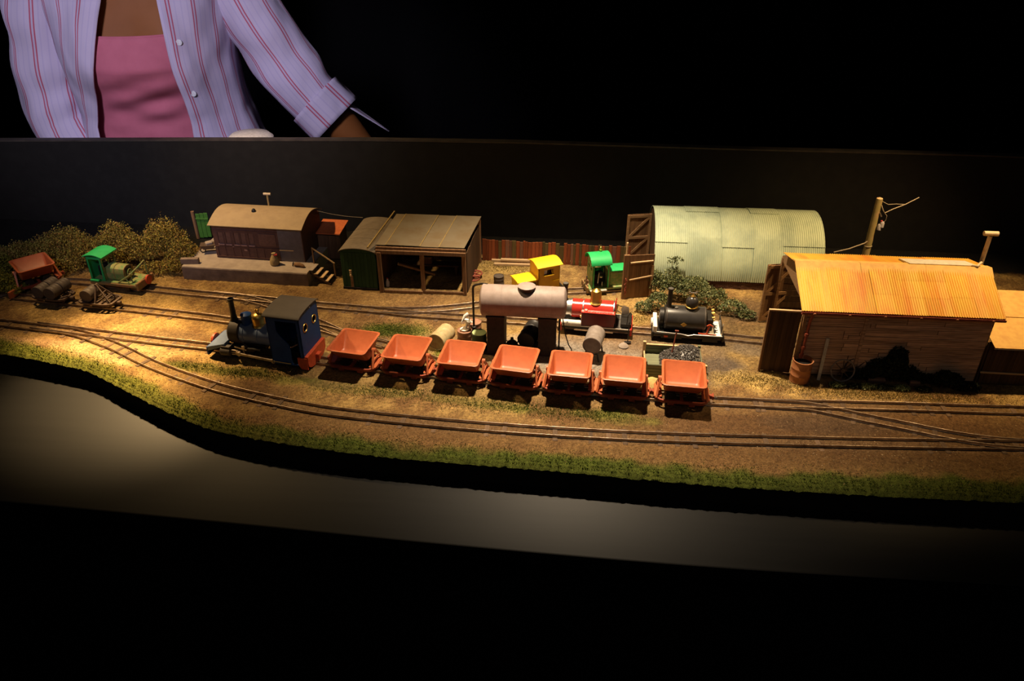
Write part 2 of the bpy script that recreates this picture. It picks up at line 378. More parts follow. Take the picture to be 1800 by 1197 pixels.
T_loop = [(562, 538), (640, 545), (700, 548), (777, 545), (845, 537), (900, 527), (960, 517), (1040, 512), (1110, 507)]
def world(pxs): return [(at(x, y).x, at(x, y).y) for x, y in pxs]
TRK = {k: spline(world(v), 0.0035) for k, v in dict(main=T_main, train=T_train, cross=T_cross, barrel=T_barrel, curve=T_curve, back=T_back, loop=T_loop).items()}
def on_track(k, px):
    L = TRK[k]; best = min(range(len(L)), key=lambda i: abs(proj((L[i].x, L[i].y, LV))[0]-px))
    a = L[max(best-5, 0)]; c = L[min(best+5, len(L)-1)]; d = c-a
    return Vector((L[best].x, L[best].y, LV)), math.atan2(d.y, d.x)

# ------------------------------------------------------------------ ground
nx, ny = 600, 165
xs = np.linspace(-1.35, 1.0, nx); ts = np.linspace(0, 1, ny)
fy = np.interp(xs, FX, FY)
jag = np.array([0.0022*noise.noise((x*160, 0, 0))+0.0012*noise.noise((x*420, 3, 0)) for x in xs])
X = np.repeat(xs[:, None], ny, 1); Y = (fy+jag)[:, None]*(1-ts)[None, :]+BACK*ts[None, :]
N1 = np.empty((nx, ny)); N2 = np.empty((nx, ny)); N3 = np.empty((nx, ny))
for i in range(nx):
    for j in range(ny):
        p = (X[i, j], Y[i, j], 0)
        N1[i, j] = noise.noise((p[0]*9, p[1]*9, 1.3)); N2[i, j] = noise.noise((p[0]*45, p[1]*45, 7.7)); N3[i, j] = noise.noise((p[0]*190, p[1]*190, 4.1))
def dist_to(polys, X, Y):
    d = np.full(X.shape, 9.0)
    for L in polys:
        for p in L[::2]: d = np.minimum(d, np.hypot(X-p.x, Y-p.y))
    return d
DT = dist_to([TRK[k] for k in TRK], X, Y)
DT_busy = dist_to([TRK[k] for k in ('main', 'cross', 'train')], X, Y)
D_edge = Y-np.interp(X, FX, FY)
rough_amt = np.clip((DT-0.012)/0.02, 0.15, 1)
Z = 0.0009*N2*rough_amt+0.0010*N3*rough_amt+0.0012*N1*rough_amt
Z -= 0.004*np.clip((0.02-D_edge)/0.02, 0, 1)+0.0035*np.clip((0.005-D_edge)/0.004, 0, 1)                      # the edge rolls over
Z = np.minimum(Z, 0.0012)
col = np.zeros((nx, ny, 3)); base = np.array([0.33, 0.222, 0.083]); brown = np.array([0.165, 0.092, 0.040])
k_ = np.clip(0.46+1.1*N1+0.85*N2+0.3*N3, 0, 1)[..., None]; col[:] = brown*(1-k_)*0.9+base*0.92*k_+base*0.08*(1-k_)
def blend(c, wgt):
    wgt = np.clip(wgt, 0, 1)[..., None]; col[:] = col*(1-wgt)+np.array(c)*wgt
def patch(px, py, rx, ry, c, s, rough=0.5):
    p = at(px, py); q = ((X-p.x)/rx)**2+((Y-p.y)/ry)**2
    blend(c, s*np.clip(1.25-q+rough*(N2+0.6*N1), 0, 1))
GREEN = (0.085, 0.125, 0.018); DGREEN = (0.115, 0.125, 0.024); GREY = (0.265, 0.235, 0.200); DARK = (0.085, 0.055, 0.032); SANDY = (0.42, 0.295, 0.10)
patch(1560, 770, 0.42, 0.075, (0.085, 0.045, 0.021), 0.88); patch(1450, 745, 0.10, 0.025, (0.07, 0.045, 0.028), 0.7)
patch(1000, 785, 0.35, 0.035, (0.13, 0.073, 0.030), 0.8); patch(640, 745, 0.22, 0.03, (0.13, 0.075, 0.033), 0.75); patch(420, 690, 0.10, 0.03, (0.12, 0.07, 0.032), 0.75); patch(60, 575, 0.10, 0.02, (0.20, 0.13, 0.07), 0.6)
patch(300, 590, 0.06, 0.02, (0.16, 0.11, 0.06), 0.7); patch(700, 525, 0.30, 0.035, (0.19, 0.115, 0.05), 0.6); patch(450, 560, 0.1, 0.02, (0.25, 0.16, 0.07), 0.5)
patch(1010, 625, 0.15, 0.055, GREY, 0.95, 0.35); patch(1100, 655, 0.11, 0.035, GREY, 0.9); patch(1200, 600, 0.10, 0.03, (0.12, 0.09, 0.06), 0.8); patch(1250, 650, 0.05, 0.045, (0.095, 0.075, 0.060), 0.95)
patch(780, 600, 0.05, 0.02, (0.2, 0.14, 0.08), 0.6)
patch(690, 580, 0.055, 0.022, GREEN, 0.85); patch(785, 622, 0.02, 0.02, (0.20, 0.22, 0.03), 0.8); patch(310, 640, 0.03, 0.012, GREEN, 0.6)
for px, py, s in ((360, 648, .7), (430, 655, .7), (510, 668, .7), (600, 683, .5), (690, 690, .65), (780, 700, .6), (870, 712, .6), (960, 722, .7), (1040, 727, .75), (1100, 738, .5)):
    patch(px, py, 0.045, 0.012, DGREEN, s, 0.9)
patch(880, 470, 0.10, 0.03, SANDY, 0.6); patch(1330, 668, 0.07, 0.022, SANDY, 0.8, 0.8); patch(1500, 695, 0.2, 0.015, (0.34, 0.235, 0.085), 0.7, 0.9); patch(1120, 560, 0.03, 0.025, SANDY, 0.7)
patch(200, 615, 0.10, 0.045, (0.46, 0.33, 0.16), 0.8); patch(60, 600, 0.08, 0.012, (0.34, 0.22, 0.12), 0.6); patch(700, 500, 0.05, 0.01, (0.28, 0.19, 0.08), 0.5)
patch(1230, 570, 0.09, 0.05, (0.13, 0.085, 0.04), 0.85); patch(1330, 550, 0.06, 0.05, (0.10, 0.065, 0.035), 0.9); patch(1320, 615, 0.03, 0.02, (0.15, 0.12, 0.09), 0.7)
patch(960, 700, 0.35, 0.02, (0.24, 0.155, 0.065), 0.5)
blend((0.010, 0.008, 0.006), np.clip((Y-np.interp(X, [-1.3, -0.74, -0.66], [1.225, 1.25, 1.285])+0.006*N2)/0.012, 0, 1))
gb = np.clip((0.016-DT)/0.006, 0, 1)
blend((0.155, 0.098, 0.050), gb*(0.62+0.5*N2)); blend((0.10, 0.058, 0.030), np.clip((0.015-DT_busy)/0.006, 0, 1)*(0.35+0.5*N2)*np.clip((X+0.5)/0.2, 0, 1))
strip = 0.030+0.010*N1; strip = strip*np.interp(X, [-1.3, -0.66, -0.5, 0, 0.55], [0.9, 1.0, 0.9, 0.80, 1.15])
GR = np.clip((strip-D_edge)/0.012+0.7*N2, 0, 1)
blend((0.14, 0.165, 0.022), GR*np.interp(X, [-1, -0.45, -0.3], [1, .8, .1])*0.9); blend((0.055, 0.085, 0.011), GR*np.interp(X, [-1, -0.45, -0.3], [0.2, .4, .9]))  # yellow-green towards the left: lamplight put into the grass colour
col *= (1+0.42*N3+0.22*N2)[..., None]; col = np.clip(col, 0.01, 1)
verts = np.stack([X, Y, LV+Z], -1).reshape(-1, 3)
idx = np.arange(nx*ny).reshape(nx, ny)
q = np.stack([idx[:-1, :-1], idx[1:, :-1], idx[1:, 1:], idx[:-1, 1:]], -1).reshape(-1, 4)
me = bpy.data.meshes.new('ground'); me.from_pydata(verts.tolist(), [], q.tolist())
ca = me.color_attributes.new('earth', 'FLOAT_COLOR', 'POINT'); ca.data.foreach_set('color', np.concatenate([col.reshape(-1, 3), np.ones((nx*ny, 1))], 1).astype(np.float32).ravel())
gm, nt, bs = _nodes('layout_earth')
vc = nt.nodes.new('ShaderNodeVertexColor'); vc.layer_name = 'earth'
sp = _ramp(nt, _noise(nt, 900, 3), 0.52, 0.72); sp2 = _ramp(nt, _noise(nt, 420, 5), 0.5, 0.7)
c1 = _mix(nt, sp2, vc.outputs[0], (0.60, 0.56, 0.50), 'MULTIPLY'); c2 = _mix(nt, sp, c1, (1.0, 0.9, 0.72), 'OVERLAY'); c2 = _mix(nt, _ramp(nt, _noise(nt, 260, 6, rough=0.8), 0.42, 0.60), (0.45, 0.40, 0.36), (1, 1, 1)) if False else _mix(nt, _ramp(nt, _noise(nt, 300, 6, rough=0.8), 0.36, 0.56), _mix(nt, 1.0, c2, (0.50, 0.45, 0.42), 'MULTIPLY'), c2)
nt.links.new(c2, bs.inputs['Base Color']); bs.inputs['Roughness'].default_value = 0.95; bs.inputs['Specular IOR Level'].default_value = 0.15
_bump(nt, bs, _noise(nt, 520, 6, rough=0.75), 0.75, 0.0016)
me.materials.append(gm)
for p in me.polygons: p.use_smooth = True
struct(link('ground', me))

# fascia under the ground's front edge, and the black shelf it stands on
SH = 0.036
b = MB(); ring = []
for p in fcurve:
    ring.append([(p.x, p.y+0.004, LV-SH), (p.x, p.y+0.004, LV-0.0075), (p.x, p.y+0.016, LV-0.0075), (p.x, p.y+0.016, LV-SH)])
b.loft(ring); struct(b.build('trim_1', black_paint))
se = [at(x, y, -SH) for x, y in [(0, 880), (250, 904), (500, 928), (750, 953), (1000, 976), (1250, 996), (1500, 1012), (1800, 1029)]]
sc = spline([(-1.4, se[0].y+0.03)]+[(p.x, p.y) for p in se]+[(1.05, se[-1].y+0.004)], 0.02)
b = MB(); b.loft([[(p.x, p.y, LV-SH-0.018), (p.x, p.y, LV-SH-0.001), (p.x, p.y+0.0015, LV-SH), (p.x, BACK+0.02, LV-SH), (p.x, BACK+0.02, LV-SH-0.018)] for p in sc])
struct(b.build('trim_2', shelf_paint))
b = MB(); b.loft([[(p.x, p.y+0.03+0.006*math.sin(i*1.3), 0.02), (p.x, p.y+0.03+0.004*math.sin(i*1.3), LV-SH-0.018), (p.x, p.y+0.035, LV-SH-0.018), (p.x, p.y+0.036, 0.02)] for i, p in enumerate(sc)])
struct(b.build('trim_3', hall_black))
# backboard: top edge measured along the photograph
tops = [atY(x, y, BACK) for x, y in [(0, 247), (350, 246), (650, 246), (900, 250), (1300, 262), (1700, 272), (1800, 276)]]
tp = [(-1.40, tops[0].z-0.006)]+[(p.x, p.z) for p in tops]+[(1.05, tops[-1].z)]
b = MB(); b.loft([[(x, BACK, LV-SH), (x, BACK, z-0.001), (x, BACK+0.001, z), (x, BACK+0.014, z), (x, BACK+0.015, z-0.001), (x, BACK+0.015, LV-SH)] for x, z in tp])
struct(b.build('trim_4', black_paint))
lit_edge = M('lit_black_edge', (0.045, 0.036, 0.028), 0.6, 0, (0.022, 0.018, 0.015), 40)  # lamplight along the backboard's top, painted as a lighter strip
b = MB(); b.loft([[(x, BACK-.0006, z-.0022), (x, BACK-.0006, z+.0004), (x, BACK+.0156, z+.0004), (x, BACK+.0156, z-.0022)] for x, z in tp]); struct(b.build('lit_edge_strip', lit_edge))

# ------------------------------------------------------------------ tracks
sleeper_me = MB().box((0, 0, 0), (0.0062, 0.031, 0.003)).mesh('sleeper', sleeper_wood, 0.0004)
def track(k, label, sp=0.0215, skip=()):
    L = TRK[k]; t = thing('railway_track', label, 'railway track', (L[len(L)//2].x, L[len(L)//2].y, LV))
    org = Vector(t.location)
    for s in (-1, 1):
        rg = []
        for i, p in enumerate(L):
            d = (L[min(i+1, len(L)-1)]-L[max(i-1, 0)]).normalized(); nrm = Vector((-d.y, d.x, 0)); c = p+nrm*s*0.0083
            rg.append([c+nrm*a+Vector((0, 0, LV+z))-org for a, z in ((-0.0010, 0.0006), (-0.0003, 0.0014), (-0.00062, 0.0034), (-0.0005, 0.0039), (-0.0002, 0.0042), (0.0002, 0.0042), (0.0005, 0.0039), (0.00062, 0.0034), (0.0003, 0.0014), (0.0010, 0.0006))])
        MB().loft(rg).build('rail', rail_steel, t, angle=70)
    acc = 0.0
    for i in range(1, len(L)-1):
        acc += (L[i]-L[i-1]).length
        if acc < sp: continue
        acc -= sp
        d = L[i+1]-L[i-1]; o = link('sleeper', sleeper_me, t)
        o.location = Vector((L[i].x+random.uniform(-.001, .001), L[i].y+random.uniform(-.0015, .0015), LV-(0.0012 if L[i].x < -0.3 else 0.0016)+random.uniform(-0.0010, 0.0009)))-org
        o.rotation_euler = (0, 0, math.atan2(d.y, d.x)+random.uniform(-.05, .05))
    return t
track('main', 'long railway track curving along the grassy front edge of the layout')
track('train', 'railway track under the blue engine and its tipper train')
track('cross', 'short diagonal track joining the tipper train line to the front line', 0.024)
track('barrel', 'siding track carrying the two small drum wagons', 0.022)
track('curve', 'curved siding track running behind the blue engine cab', 0.024)
track('back', 'railway track under the red and black engines into the yellow shed')
track('loop', 'curved track leading past the open shed to the pale green hut', 0.022)

# ------------------------------------------------------------------ grass, crumbs
rng = np.random.default_rng(5)
def scatter_blades(name, pts, h0, h1, wd, mat, label, cat):
    n = len(pts); a = rng.uniform(0, 2*PI, n); h = rng.uniform(h0, h1, n); ln = rng.uniform(-.6, .6, (n, 2))*h[:, None]
    dx = np.cos(a)*wd; dy = np.sin(a)*wd
    v = np.empty((n, 3, 3)); v[:, 0] = pts+np.stack([dx, dy, 0*dx], 1); v[:, 1] = pts-np.stack([dx, dy, 0*dx], 1)
    v[:, 2] = pts+np.stack([ln[:, 0], ln[:, 1], h], 1)
    me = bpy.data.meshes.new(name); me.from_pydata(v.reshape(-1, 3).tolist(), [], np.arange(3*n).reshape(n, 3).tolist()); me.materials.append(mat)
    return tag(link(name, me), label, cat, kind='stuff')
def zat(x, y): 
    i = np.clip(((x+1.35)/2.35*(nx-1)).astype(int), 0, nx-1); f0 = np.interp(x, FX, FY); j = np.clip(((y-f0)/(BACK-f0)*(ny-1)).astype(int), 0, ny-1)
    return LV+Z[i, j]
nb = 70000; x = rng.uniform(-1.2, 0.72, nb); f0 = np.interp(x, FX, FY); y = f0+np.abs(rng.normal(0, 0.013, nb))+0.0005
nz = np.array([noise.noise((a*45, c*45, 7.7)) for a, c in zip(x, y)]); keep = (rng.uniform(0, 1, nb) < 0.75+0.9*nz)
pts = np.stack([x, y, zat(x, y)-0.0003], 1)[keep]
scatter_blades('grass', pts, 0.0010, 0.0026, 0.00045, grass_mat, 'short green grass fringe along the front edge of the layout', 'grass')
pt = []
for px, py, rx, ry, n in [(690, 580, .05, .018, 5000), (430, 655, .06, .012, 2600), (690, 690, .09, .012, 3000), (870, 712, .08, .012, 2600), (1030, 728, .07, .013, 3400), (330, 643, .035, .01, 1200), (785, 622, .018, .018, 1600)]:
    p = at(px, py); pt.append(np.stack([rng.normal(p.x, rx*0.6, n), rng.normal(p.y, ry*0.7, n)], 1))
pt = np.concatenate(pt); dk = dist_to([TRK[k] for k in TRK], pt[:, 0], pt[:, 1]) > 0.015; pt = pt[dk]
scatter_blades('grass', np.column_stack([pt, zat(pt[:, 0], pt[:, 1])-0.0003]), 0.001, 0.0028, 0.00045, grass_mat, 'thin green grass patches between the tracks near the tipper train', 'grass')
pt = []
for px, py, rx, ry, n in [(1330, 668, .05, .012, 1500), (1480, 690, .08, .012, 2600), (1620, 698, .09, .012, 2600), (880, 470, .06, .02, 1500), (1120, 560, .02, .015, 700), (310, 480, .05, .02, 1200), (100, 470, .1, .02, 1500)]:
    p = at(px, py); pt.append(np.stack([rng.normal(p.x, rx*0.7, n), rng.normal(p.y, ry*0.7, n)], 1))
pt = np.concatenate(pt); dk = dist_to([TRK[k] for k in TRK], pt[:, 0], pt[:, 1]) > 0.015; pt = pt[dk]
scatter_blades('dry_grass', np.column_stack([pt, zat(pt[:, 0], pt[:, 1])-0.0003]), 0.001, 0.0035, 0.0005, dry_grass, 'dry straw-coloured scrub in front of the yellow-roofed shed and by the sheds', 'grass')
n = 9000; x = rng.uniform(-1.0, 0.65, n); f0 = np.interp(x, FX, FY); y = f0+0.01+rng.uniform(0, 1, n)*(1.28-f0-0.01)
ex = np.concatenate([rng.normal(at(1250, 660).x, .03, 700), rng.normal(at(1500, 700).x, .10, 1500), rng.normal(at(1560, 800).x, .15, 1200)]); ey = np.concatenate([rng.normal(at(1250, 660).y, .015, 700), rng.normal(at(1500, 700).y, .006, 1500), rng.normal(at(1560, 800).y, .02, 1200)])
x = np.concatenate([x, ex]); y = np.concatenate([y, ey]); n = len(x)
r = rng.uniform(0.0003, 0.0010, n)*rng.uniform(0.5, 1.3, n); base = np.stack([x, y, zat(x, y)+0.2*r], 1)
oc = np.array([(1, 0, 0), (-1, 0, 0), (0, 1, 0), (0, -1, 0), (0, 0, .8), (0, 0, -.8)]); of = np.array([(0, 2, 4), (2, 1, 4), (1, 3, 4), (3, 0, 4), (2, 0, 5), (1, 2, 5), (3, 1, 5), (0, 3, 5)])
v = base[:, None, :]+oc[None]*r[:, None, None]*rng.uniform(.6, 1.3, (n, 6, 1)); f = (of[None]+np.arange(n)[:, None, None]*6).reshape(-1, 3)
me = bpy.data.meshes.new('gravel'); me.from_pydata(v.reshape(-1, 3).tolist(), [], f.tolist()); me.materials.append(gravel_mat)
tag(link('gravel', me), 'loose earth crumbs and grit scattered over the brown ground', 'gravel', kind='stuff')

def foliage(name, blobs, n, size, mat, parent, seed=1):
    """leaf quads on the outside of overlapping blobs (x, y, z, rx, ry, rz), local to parent"""
    g = np.random.default_rng(seed); wts = np.array([b_[3]*b_[5] for b_ in blobs]); wts = wts/wts.sum()
    k = g.choice(len(blobs), n, p=wts); B = np.array(blobs)[k]
    d = g.normal(0, 1, (n, 3)); d /= np.linalg.norm(d, axis=1)[:, None]; d[:, 2] = np.abs(d[:, 2])*0.9+d[:, 2]*0.1
    p = B[:, :3]+d*B[:, 3:]*g.uniform(0.72, 1.08, (n, 1))
    for i in range(n):
        p[i] += d[i]*(.30*min(B[i, 3:]))*(noise.noise((p[i, 0]*95, p[i, 1]*95, p[i, 2]*95+seed))+.5*noise.noise((p[i, 0]*260, p[i, 1]*260, p[i, 2]*260)))
    p[:, 2] = np.maximum(p[:, 2], 0.0006)
    a = g.normal(0, 1, (n, 3)); a /= np.linalg.norm(a, axis=1)[:, None]; c = np.cross(a, g.normal(0, 1, (n, 3))); c /= np.linalg.norm(c, axis=1)[:, None]
    s = size*g.uniform(0.5, 1.2, (n, 1)); v = np.stack([p-a*s, p+c*s*0.55, p+a*s, p-c*s*0.55], 1)
    me = bpy.data.meshes.new(name); me.from_pydata(v.reshape(-1, 3).tolist(), [], np.arange(4*n).reshape(n, 4).tolist()); me.materials.append(mat)
    o = link(name, me, parent); o['kind'] = 'stuff'; return o
# ================================================================== rolling stock
RAILTOP = 0.0042
def wheel_mb(x, y, r, w=0.0028, spokes=0):
    b = MB(); z = RAILTOP+r-0.0002; s = 1 if y > 0 else -1
    if spokes:
        b.ring((x, y, z), r*0.86, r*0.14, 'Y', 24, 6); b.cyl((x, y-w/2, z), (x, y+w/2, z), r*0.2, n=10)
        for i in range(spokes):
            a = 2*PI*i/spokes; b.beam((x, y, z), (x+r*.85*math.cos(a), y, z+r*.85*math.sin(a)), w*0.5, r*0.12, (0, 1, 0))
    else:
        b.lathe([(r*.25, -w*.5), (r*.8, -w*.5), (r*.92, -w*.5), (r*.95, w*.3), (r*1.08, w*.35), (r*1.08, w*.55), (r*.5, w*.55)] if s < 0 else
                [(r*.5, -w*.55), (r*1.08, -w*.55), (r*1.08, -w*.35), (r*.95, -w*.3), (r*.92, w*.5), (r*.8, w*.5), (r*.25, w*.5)], (x, y, z), 'Y', 20)
    return b
def wheelset(t, xs_, r, mat=rust_wheel, spokes=0, y=0.0083):
    for x in xs_:
        MB().cyl((x, -y, RAILTOP+r), (x, y, RAILTOP+r), r*0.18, n=8).build('axle', mat, t)
        for s in (-1, 1): wheel_mb(x, y*s, r, spokes=spokes).build('wheel', mat, t)

def make_skip(label, group):
    t = thing('tipper_wagon', label, 'tipper wagon', (0, 0, 0), 0, group)
    rings = [rrect(0.02150, 0.00683, .005, .0185), rrect(0.02379, 0.01138, .005, .0200), rrect(0.02654, 0.02958, .005, .0412), rrect(0.02654, 0.02958, .005, .0416),
             rrect(0.02489, 0.02803, .0045, .0414), rrect(0.02242, 0.01047, .004, .0216), rrect(0.02031, 0.00637, .004, .0200)]
    MB().loft(rings).build('tub', skip_paint, t)
    MB().loft([rrect(0.02617, 0.02921, .005, .0407), rrect(0.02809, 0.03112, .0055, .0411), rrect(0.02827, 0.03130, .0055, .0419), rrect(0.02727, 0.03030, .0055, .0424), rrect(0.02571, 0.02876, .005, .0422), rrect(0.02516, 0.02821, .0047, .0415), rrect(0.02617, 0.02921, .005, .0407)], True, False).build('rim', skip_paint, t)
    # oval chassis ring
    def oval(hx, hy, z):
        out = []; r = hy
        for i in range(13): a = R(-90+180*i/12); out.append((hx-r*0.55+r*0.55*math.cos(a), r*math.sin(a), z))
        for i in range(13): a = R(90+180*i/12); out.append((-hx+r*0.55+r*0.55*math.cos(a), r*math.sin(a), z))
        return out
    b = MB(); b.loft([oval(.036, .0215, .0080), oval(.036, .0215, .0118), oval(.0335, .0185, .0118), oval(.0335, .0185, .0080), oval(.036, .0215, .0080)], True, False)
    b.box((0, 0, .0105), (.004, .038, .002)); b.build('chassis', skip_dark, t)
    for s in (-1, 1):
        b = MB()
        for q in (-1, 1): b.beam((s*.0325, q*.0165, .0115), (s*.0288, q*.002, .033), .0026, .0026)
        b.beam((s*.0312, -.0105, .0200), (s*.0312, .0105, .0200), .002, .002)
        b.cyl((s*.0262, 0, .0315), (s*.0318, 0, .0315), .0034, n=12)
        b.build('end_stand', skip_paint, t)
        MB().box((s*.0305, 0, .0124), (.010, .030, .0014)).build('end_plate', skip_paint, t, .0003)
        b = MB(); b.box((s*.0385, 0, .0100), (.006, .0045, .0045)); b.box((s*.0405, 0, .0100), (.002, .009, .0055)); b.build('buffer', skip_dark, t, .0004)
        MB().tube([(s*.040, 0, .0095), (s*.043, 0, .0078), (s*.0465, 0, .0088)], .0007, 6).build('coupling_link', rust_wheel, t)
    for sx in (-1, 1):
        for sy in (-1, 1): MB().box((sx*.0135, sy*.0185, .0068), (.008, .004, .006)).build('axle_box', skip_dark, t, .0006)
    wheelset(t, (-.0135, .0135), .0065)
    return t
sk = None; GRP = 'tipper wagons in the train behind the blue engine'
skl = ['orange-red tipper wagon coupled directly behind the blue engine', 'orange-red tipper wagon second in line behind the blue engine', 'orange-red tipper wagon third from the blue engine, before the cream banded drum',
       'bright orange tipper wagon in the middle of the train, before the tank pillars', 'bright orange tipper wagon standing before the grey drum on its cradle', 'orange tipper wagon next to last, before the open end of the coal bunker',
       'orange tipper wagon at the tail of the train, hiding the coal bunker front']
for px, lb in zip((629, 719, 812, 904, 1000, 1095, 1196), skl):
    loc, rz = on_track('train', px); rz += random.uniform(-.012, .012)
    if sk is None: sk = make_skip(lb, GRP); sk.location = loc; sk.rotation_euler = (0, 0, rz)
    else: dup(sk, loc, rz, lb)
loc, rz = on_track('back', 69); o = dup(sk, loc, rz*1.3+.12, 'lone rust-red tipper wagon parked against the olive bushes at the track end')
del o['group']

# ------------------------------------------------------------------ blue engine (chimney towards -x)
def blue_engine(loc, rz):
    t = thing('steam_engine', 'small navy blue steam engine with brass dome and tall cab hauling the tippers', 'steam engine', loc, rz)
    CX0, CX1, CY, CZ0, CZ1 = .024, .073, .028, .0085, .083
    # cab near and far sides with door and window opening
    W = CX1-CX0
    hole = [(.016, .047), (.022, .040), (.028, .034), (.030, .026), (.030, .002), (.044, .002), (.044, .069), (.013, .069), (.013, .053)]
    for y in (-CY+.0015, CY):
        MB().plate([(0, 0), (W, 0), (W, CZ1-CZ0), (0, CZ1-CZ0)], [hole] if y < 0 else [], XZ(y, CX0, CZ0), .0015).build('cab_side', loco_blue, t)
    def arch(zb, zt): return [(-CY, zb), (CY, zb), (CY, zt)]+[(CY*math.cos(PI*i/10), zt+.004*math.sin(PI*i/10)) for i in range(1, 10)]+[(-CY, zt)]
    wh = [circle(-.0135, .063, .0058), circle(.0135, .063, .0058)]
    MB().plate(arch(CZ0, CZ1), wh, YZ(CX1-.0015), .0015).build('cab_back', loco_blue, t)
    MB().plate(arch(CZ0, CZ1), wh, YZ(CX0), .0015).build('cab_front', loco_blue, t)
    for x in (CX1+.0002, CX0-.0002):
        for y in (-.0135, .0135): MB().ring((x, y, .063), .0058, .0008, 'X', 24, 6).build('window_ring', brass, t)
    rs = []
    for x in (CX0-.003, CX1+.002): 
        up = [(x, (CY+.003)*math.cos(PI*i/12), CZ1+.0005+.0048*math.sin(PI*i/12)) for i in range(13)]
        rs.append(up+[(p[0], p[1], p[2]+.0012) for p in up[::-1]])
    MB().loft(rs).build('cab_roof', cab_roof_mat, t)
    MB().box(((CX0+CX1)/2, 0, .0085), (W, .052, .002)).build('cab_floor', dark_inside, t)
    b = MB(); b.plate([(-CY, 0)]+[(CY*math.cos(PI+PI*i/14)*1.0, -.012*math.sin(PI*i/14)) for i in range(1, 14)]+[(CY, 0), (CY, .012), (-CY, .012)], [], YZ(CX1, 0, .0125), .005)
    b.build('buffer_beam', red_paint, t, .0006)
    b = MB(); b.box((CX1+.007, 0, .013), (.006, .010, .007)); b.build('coupling_block', red_paint, t, .0008)
    b = MB(); b.plate([(0, .014), (.014, .014), (.014, -.004), (.004, -.004), (0, .003)], [], XZ(-CY+.001, CX1-.010, .0085), .002); b.build('cab_step', red_paint, t)
    # boiler
    zb = .0365
    b = MB().lathe([(.0158, 0), (.0158, .058)], (-.034, 0, zb), 'X', 28)
    for x in (-.026, -.004, .017): b.lathe([(.0158, 0), (.0163, .0002), (.0163, .0014), (.0158, .0016)], (x, 0, zb), 'X', 28)
    b.build('boiler', boiler_blue, t)
    MB().lathe([(.010, 0), (.0165, .001), (.0180, .003), (.0180, .0165), (.0165, .018)], (-.0490, 0, zb), 'X', 28).build('smokebox', smokebox_black, t)
    MB().lathe([(.004, -.003), (.0135, -.001), (.0135, 0)], (-.0490, 0, zb), 'X', 20).build('smokebox_door', iron_black, t)
    MB().lathe([(.0062, .0), (.0046, .004), (.0040, .010), (.0037, .030), (.0040, .031), (.0047, .0325), (.0047, .0350), (.0036, .0352), (.0034, .030)], (-.0425, 0, zb+.0165), 'Z', 20).build('chimney', iron_black, t)
    MB().lathe([(.0080, 0), (.0072, .002), (.0072, .0135), (.0078, .0138), (.0078, .0152), (.005, .0165), (.001, .0172)], (-.0230, 0, zb+.0140), 'Z', 22).build('sand_dome', loco_blue, t)
    b = MB().lathe([(.0105, 0), (.0092, .002), (.0088, .004), (.0088, .012), (.0080, .0155), (.0058, .0180), (.0025, .0192), (.001, .0195)], (-.0045, 0, zb+.0135), 'Z', 26)
    b.build('steam_dome', brass, t)
    b = MB()
    for dx in (-.0016, .0016): b.lathe([(.0011, 0), (.0011, .0035), (.0018, .004), (.0018, .0062), (.0008, .007)], (-.0045+dx, 0, zb+.0325), 'Z', 12)
    b.build('safety_valve', brass, t)
    MB().tube([(-.037, -.0164, zb+.003), (-.033, -.017, zb-.002), (-.024, -.0175, zb-.009), (-.018, -.018, zb-.013)], .0007, 8).build('sand_pipe', wagon_iron, t)
    MB().tube([(-.040, .0, zb+.0175), (-.035, -.003, zb+.018), (-.028, -.004, zb+.0165)], .0012, 8).build('exhaust_pipe', iron_black, t)
    # frames, running gear
    b = MB()
    for s in (-1, 1): b.box((-.002, s*.0125, .0155), (.120, .002, .010))
    b.box((-.02, 0, .020), (.05, .020, .006)); b.build('frame', iron_black, t)
    MB().plate([(-.0, 0), (-.030, -.0115), (-.030, -.0045), (-.002, .0035)], [], Matrix.Translation((-.049, -.024, .0235)) @ Matrix(((1, 0, 0, 0), (0, 0, 1, 0), (0, 1, 0, 0), (0, 0, 0, 1))), .048).build('front_deck', boiler_blue, t, .0004)
    MB().box((-.0795, 0, .0115), (.003, .048, .013)).build('front_beam', loco_blue, t, .0005)
    MB().lathe([(.009, 0), (.010, .001), (.010, .004), (.007, .005)], (-.0865, 0.006, .0125), 'X', 20).build('front_buffer', red_paint, t)
    for s in (-1, 1):
        b = MB().lathe([(.0052, 0), (.0062, .001), (.0062, .0150), (.0052, .016)], (-.057, s*.0235, .0150), 'X', 20); b.box((-.049, s*.0225, .0205), (.013, .007, .006)); b.build('cylinder', smokebox_black, t)
        b = MB(); b.cyl((-.047, s*.024, .0150), (-.028, s*.024, .0150), .0011, n=8); b.box((-.030, s*.024, .0150), (.006, .004, .006)); b.beam((-.046, s*.024, .0185), (-.030, s*.024, .0185), .0018, .0013); b.beam((-.046, s*.024, .0120), (-.030, s*.024, .0120), .0018, .0013); b.build('piston_rod', rod_metal, t, .0002)
        b = MB(); b.beam((-.028, s*.0265, .0150), (.024, s*.0265, .0105), .0016, .0032); b.cyl((-.028, s*.025, .0150), (-.028, s*.028, .0150), .0030, n=12); b.cyl((.024, s*.025, .0105), (.024, s*.028, .0105), .0032, n=12); b.build('connecting_rod', rod_metal, t)
        b = MB(); b.beam((-.008, s*.0235, .0105), (.026, s*.0235, .0100), .0014, .0026); b.build('coupling_rod', rod_metal, t)
        b = MB(); b.beam((-.036, s*.022, .0235), (-.018, s*.022, .0200), .0014, .0016); b.beam((-.024, s*.022, .026), (-.022, s*.022, .014), .0014, .0016); b.cyl((-.022, s*.0205, .024), (-.022, s*.0235, .024), .0025, n=10); b.build('valve_gear', rod_metal, t)
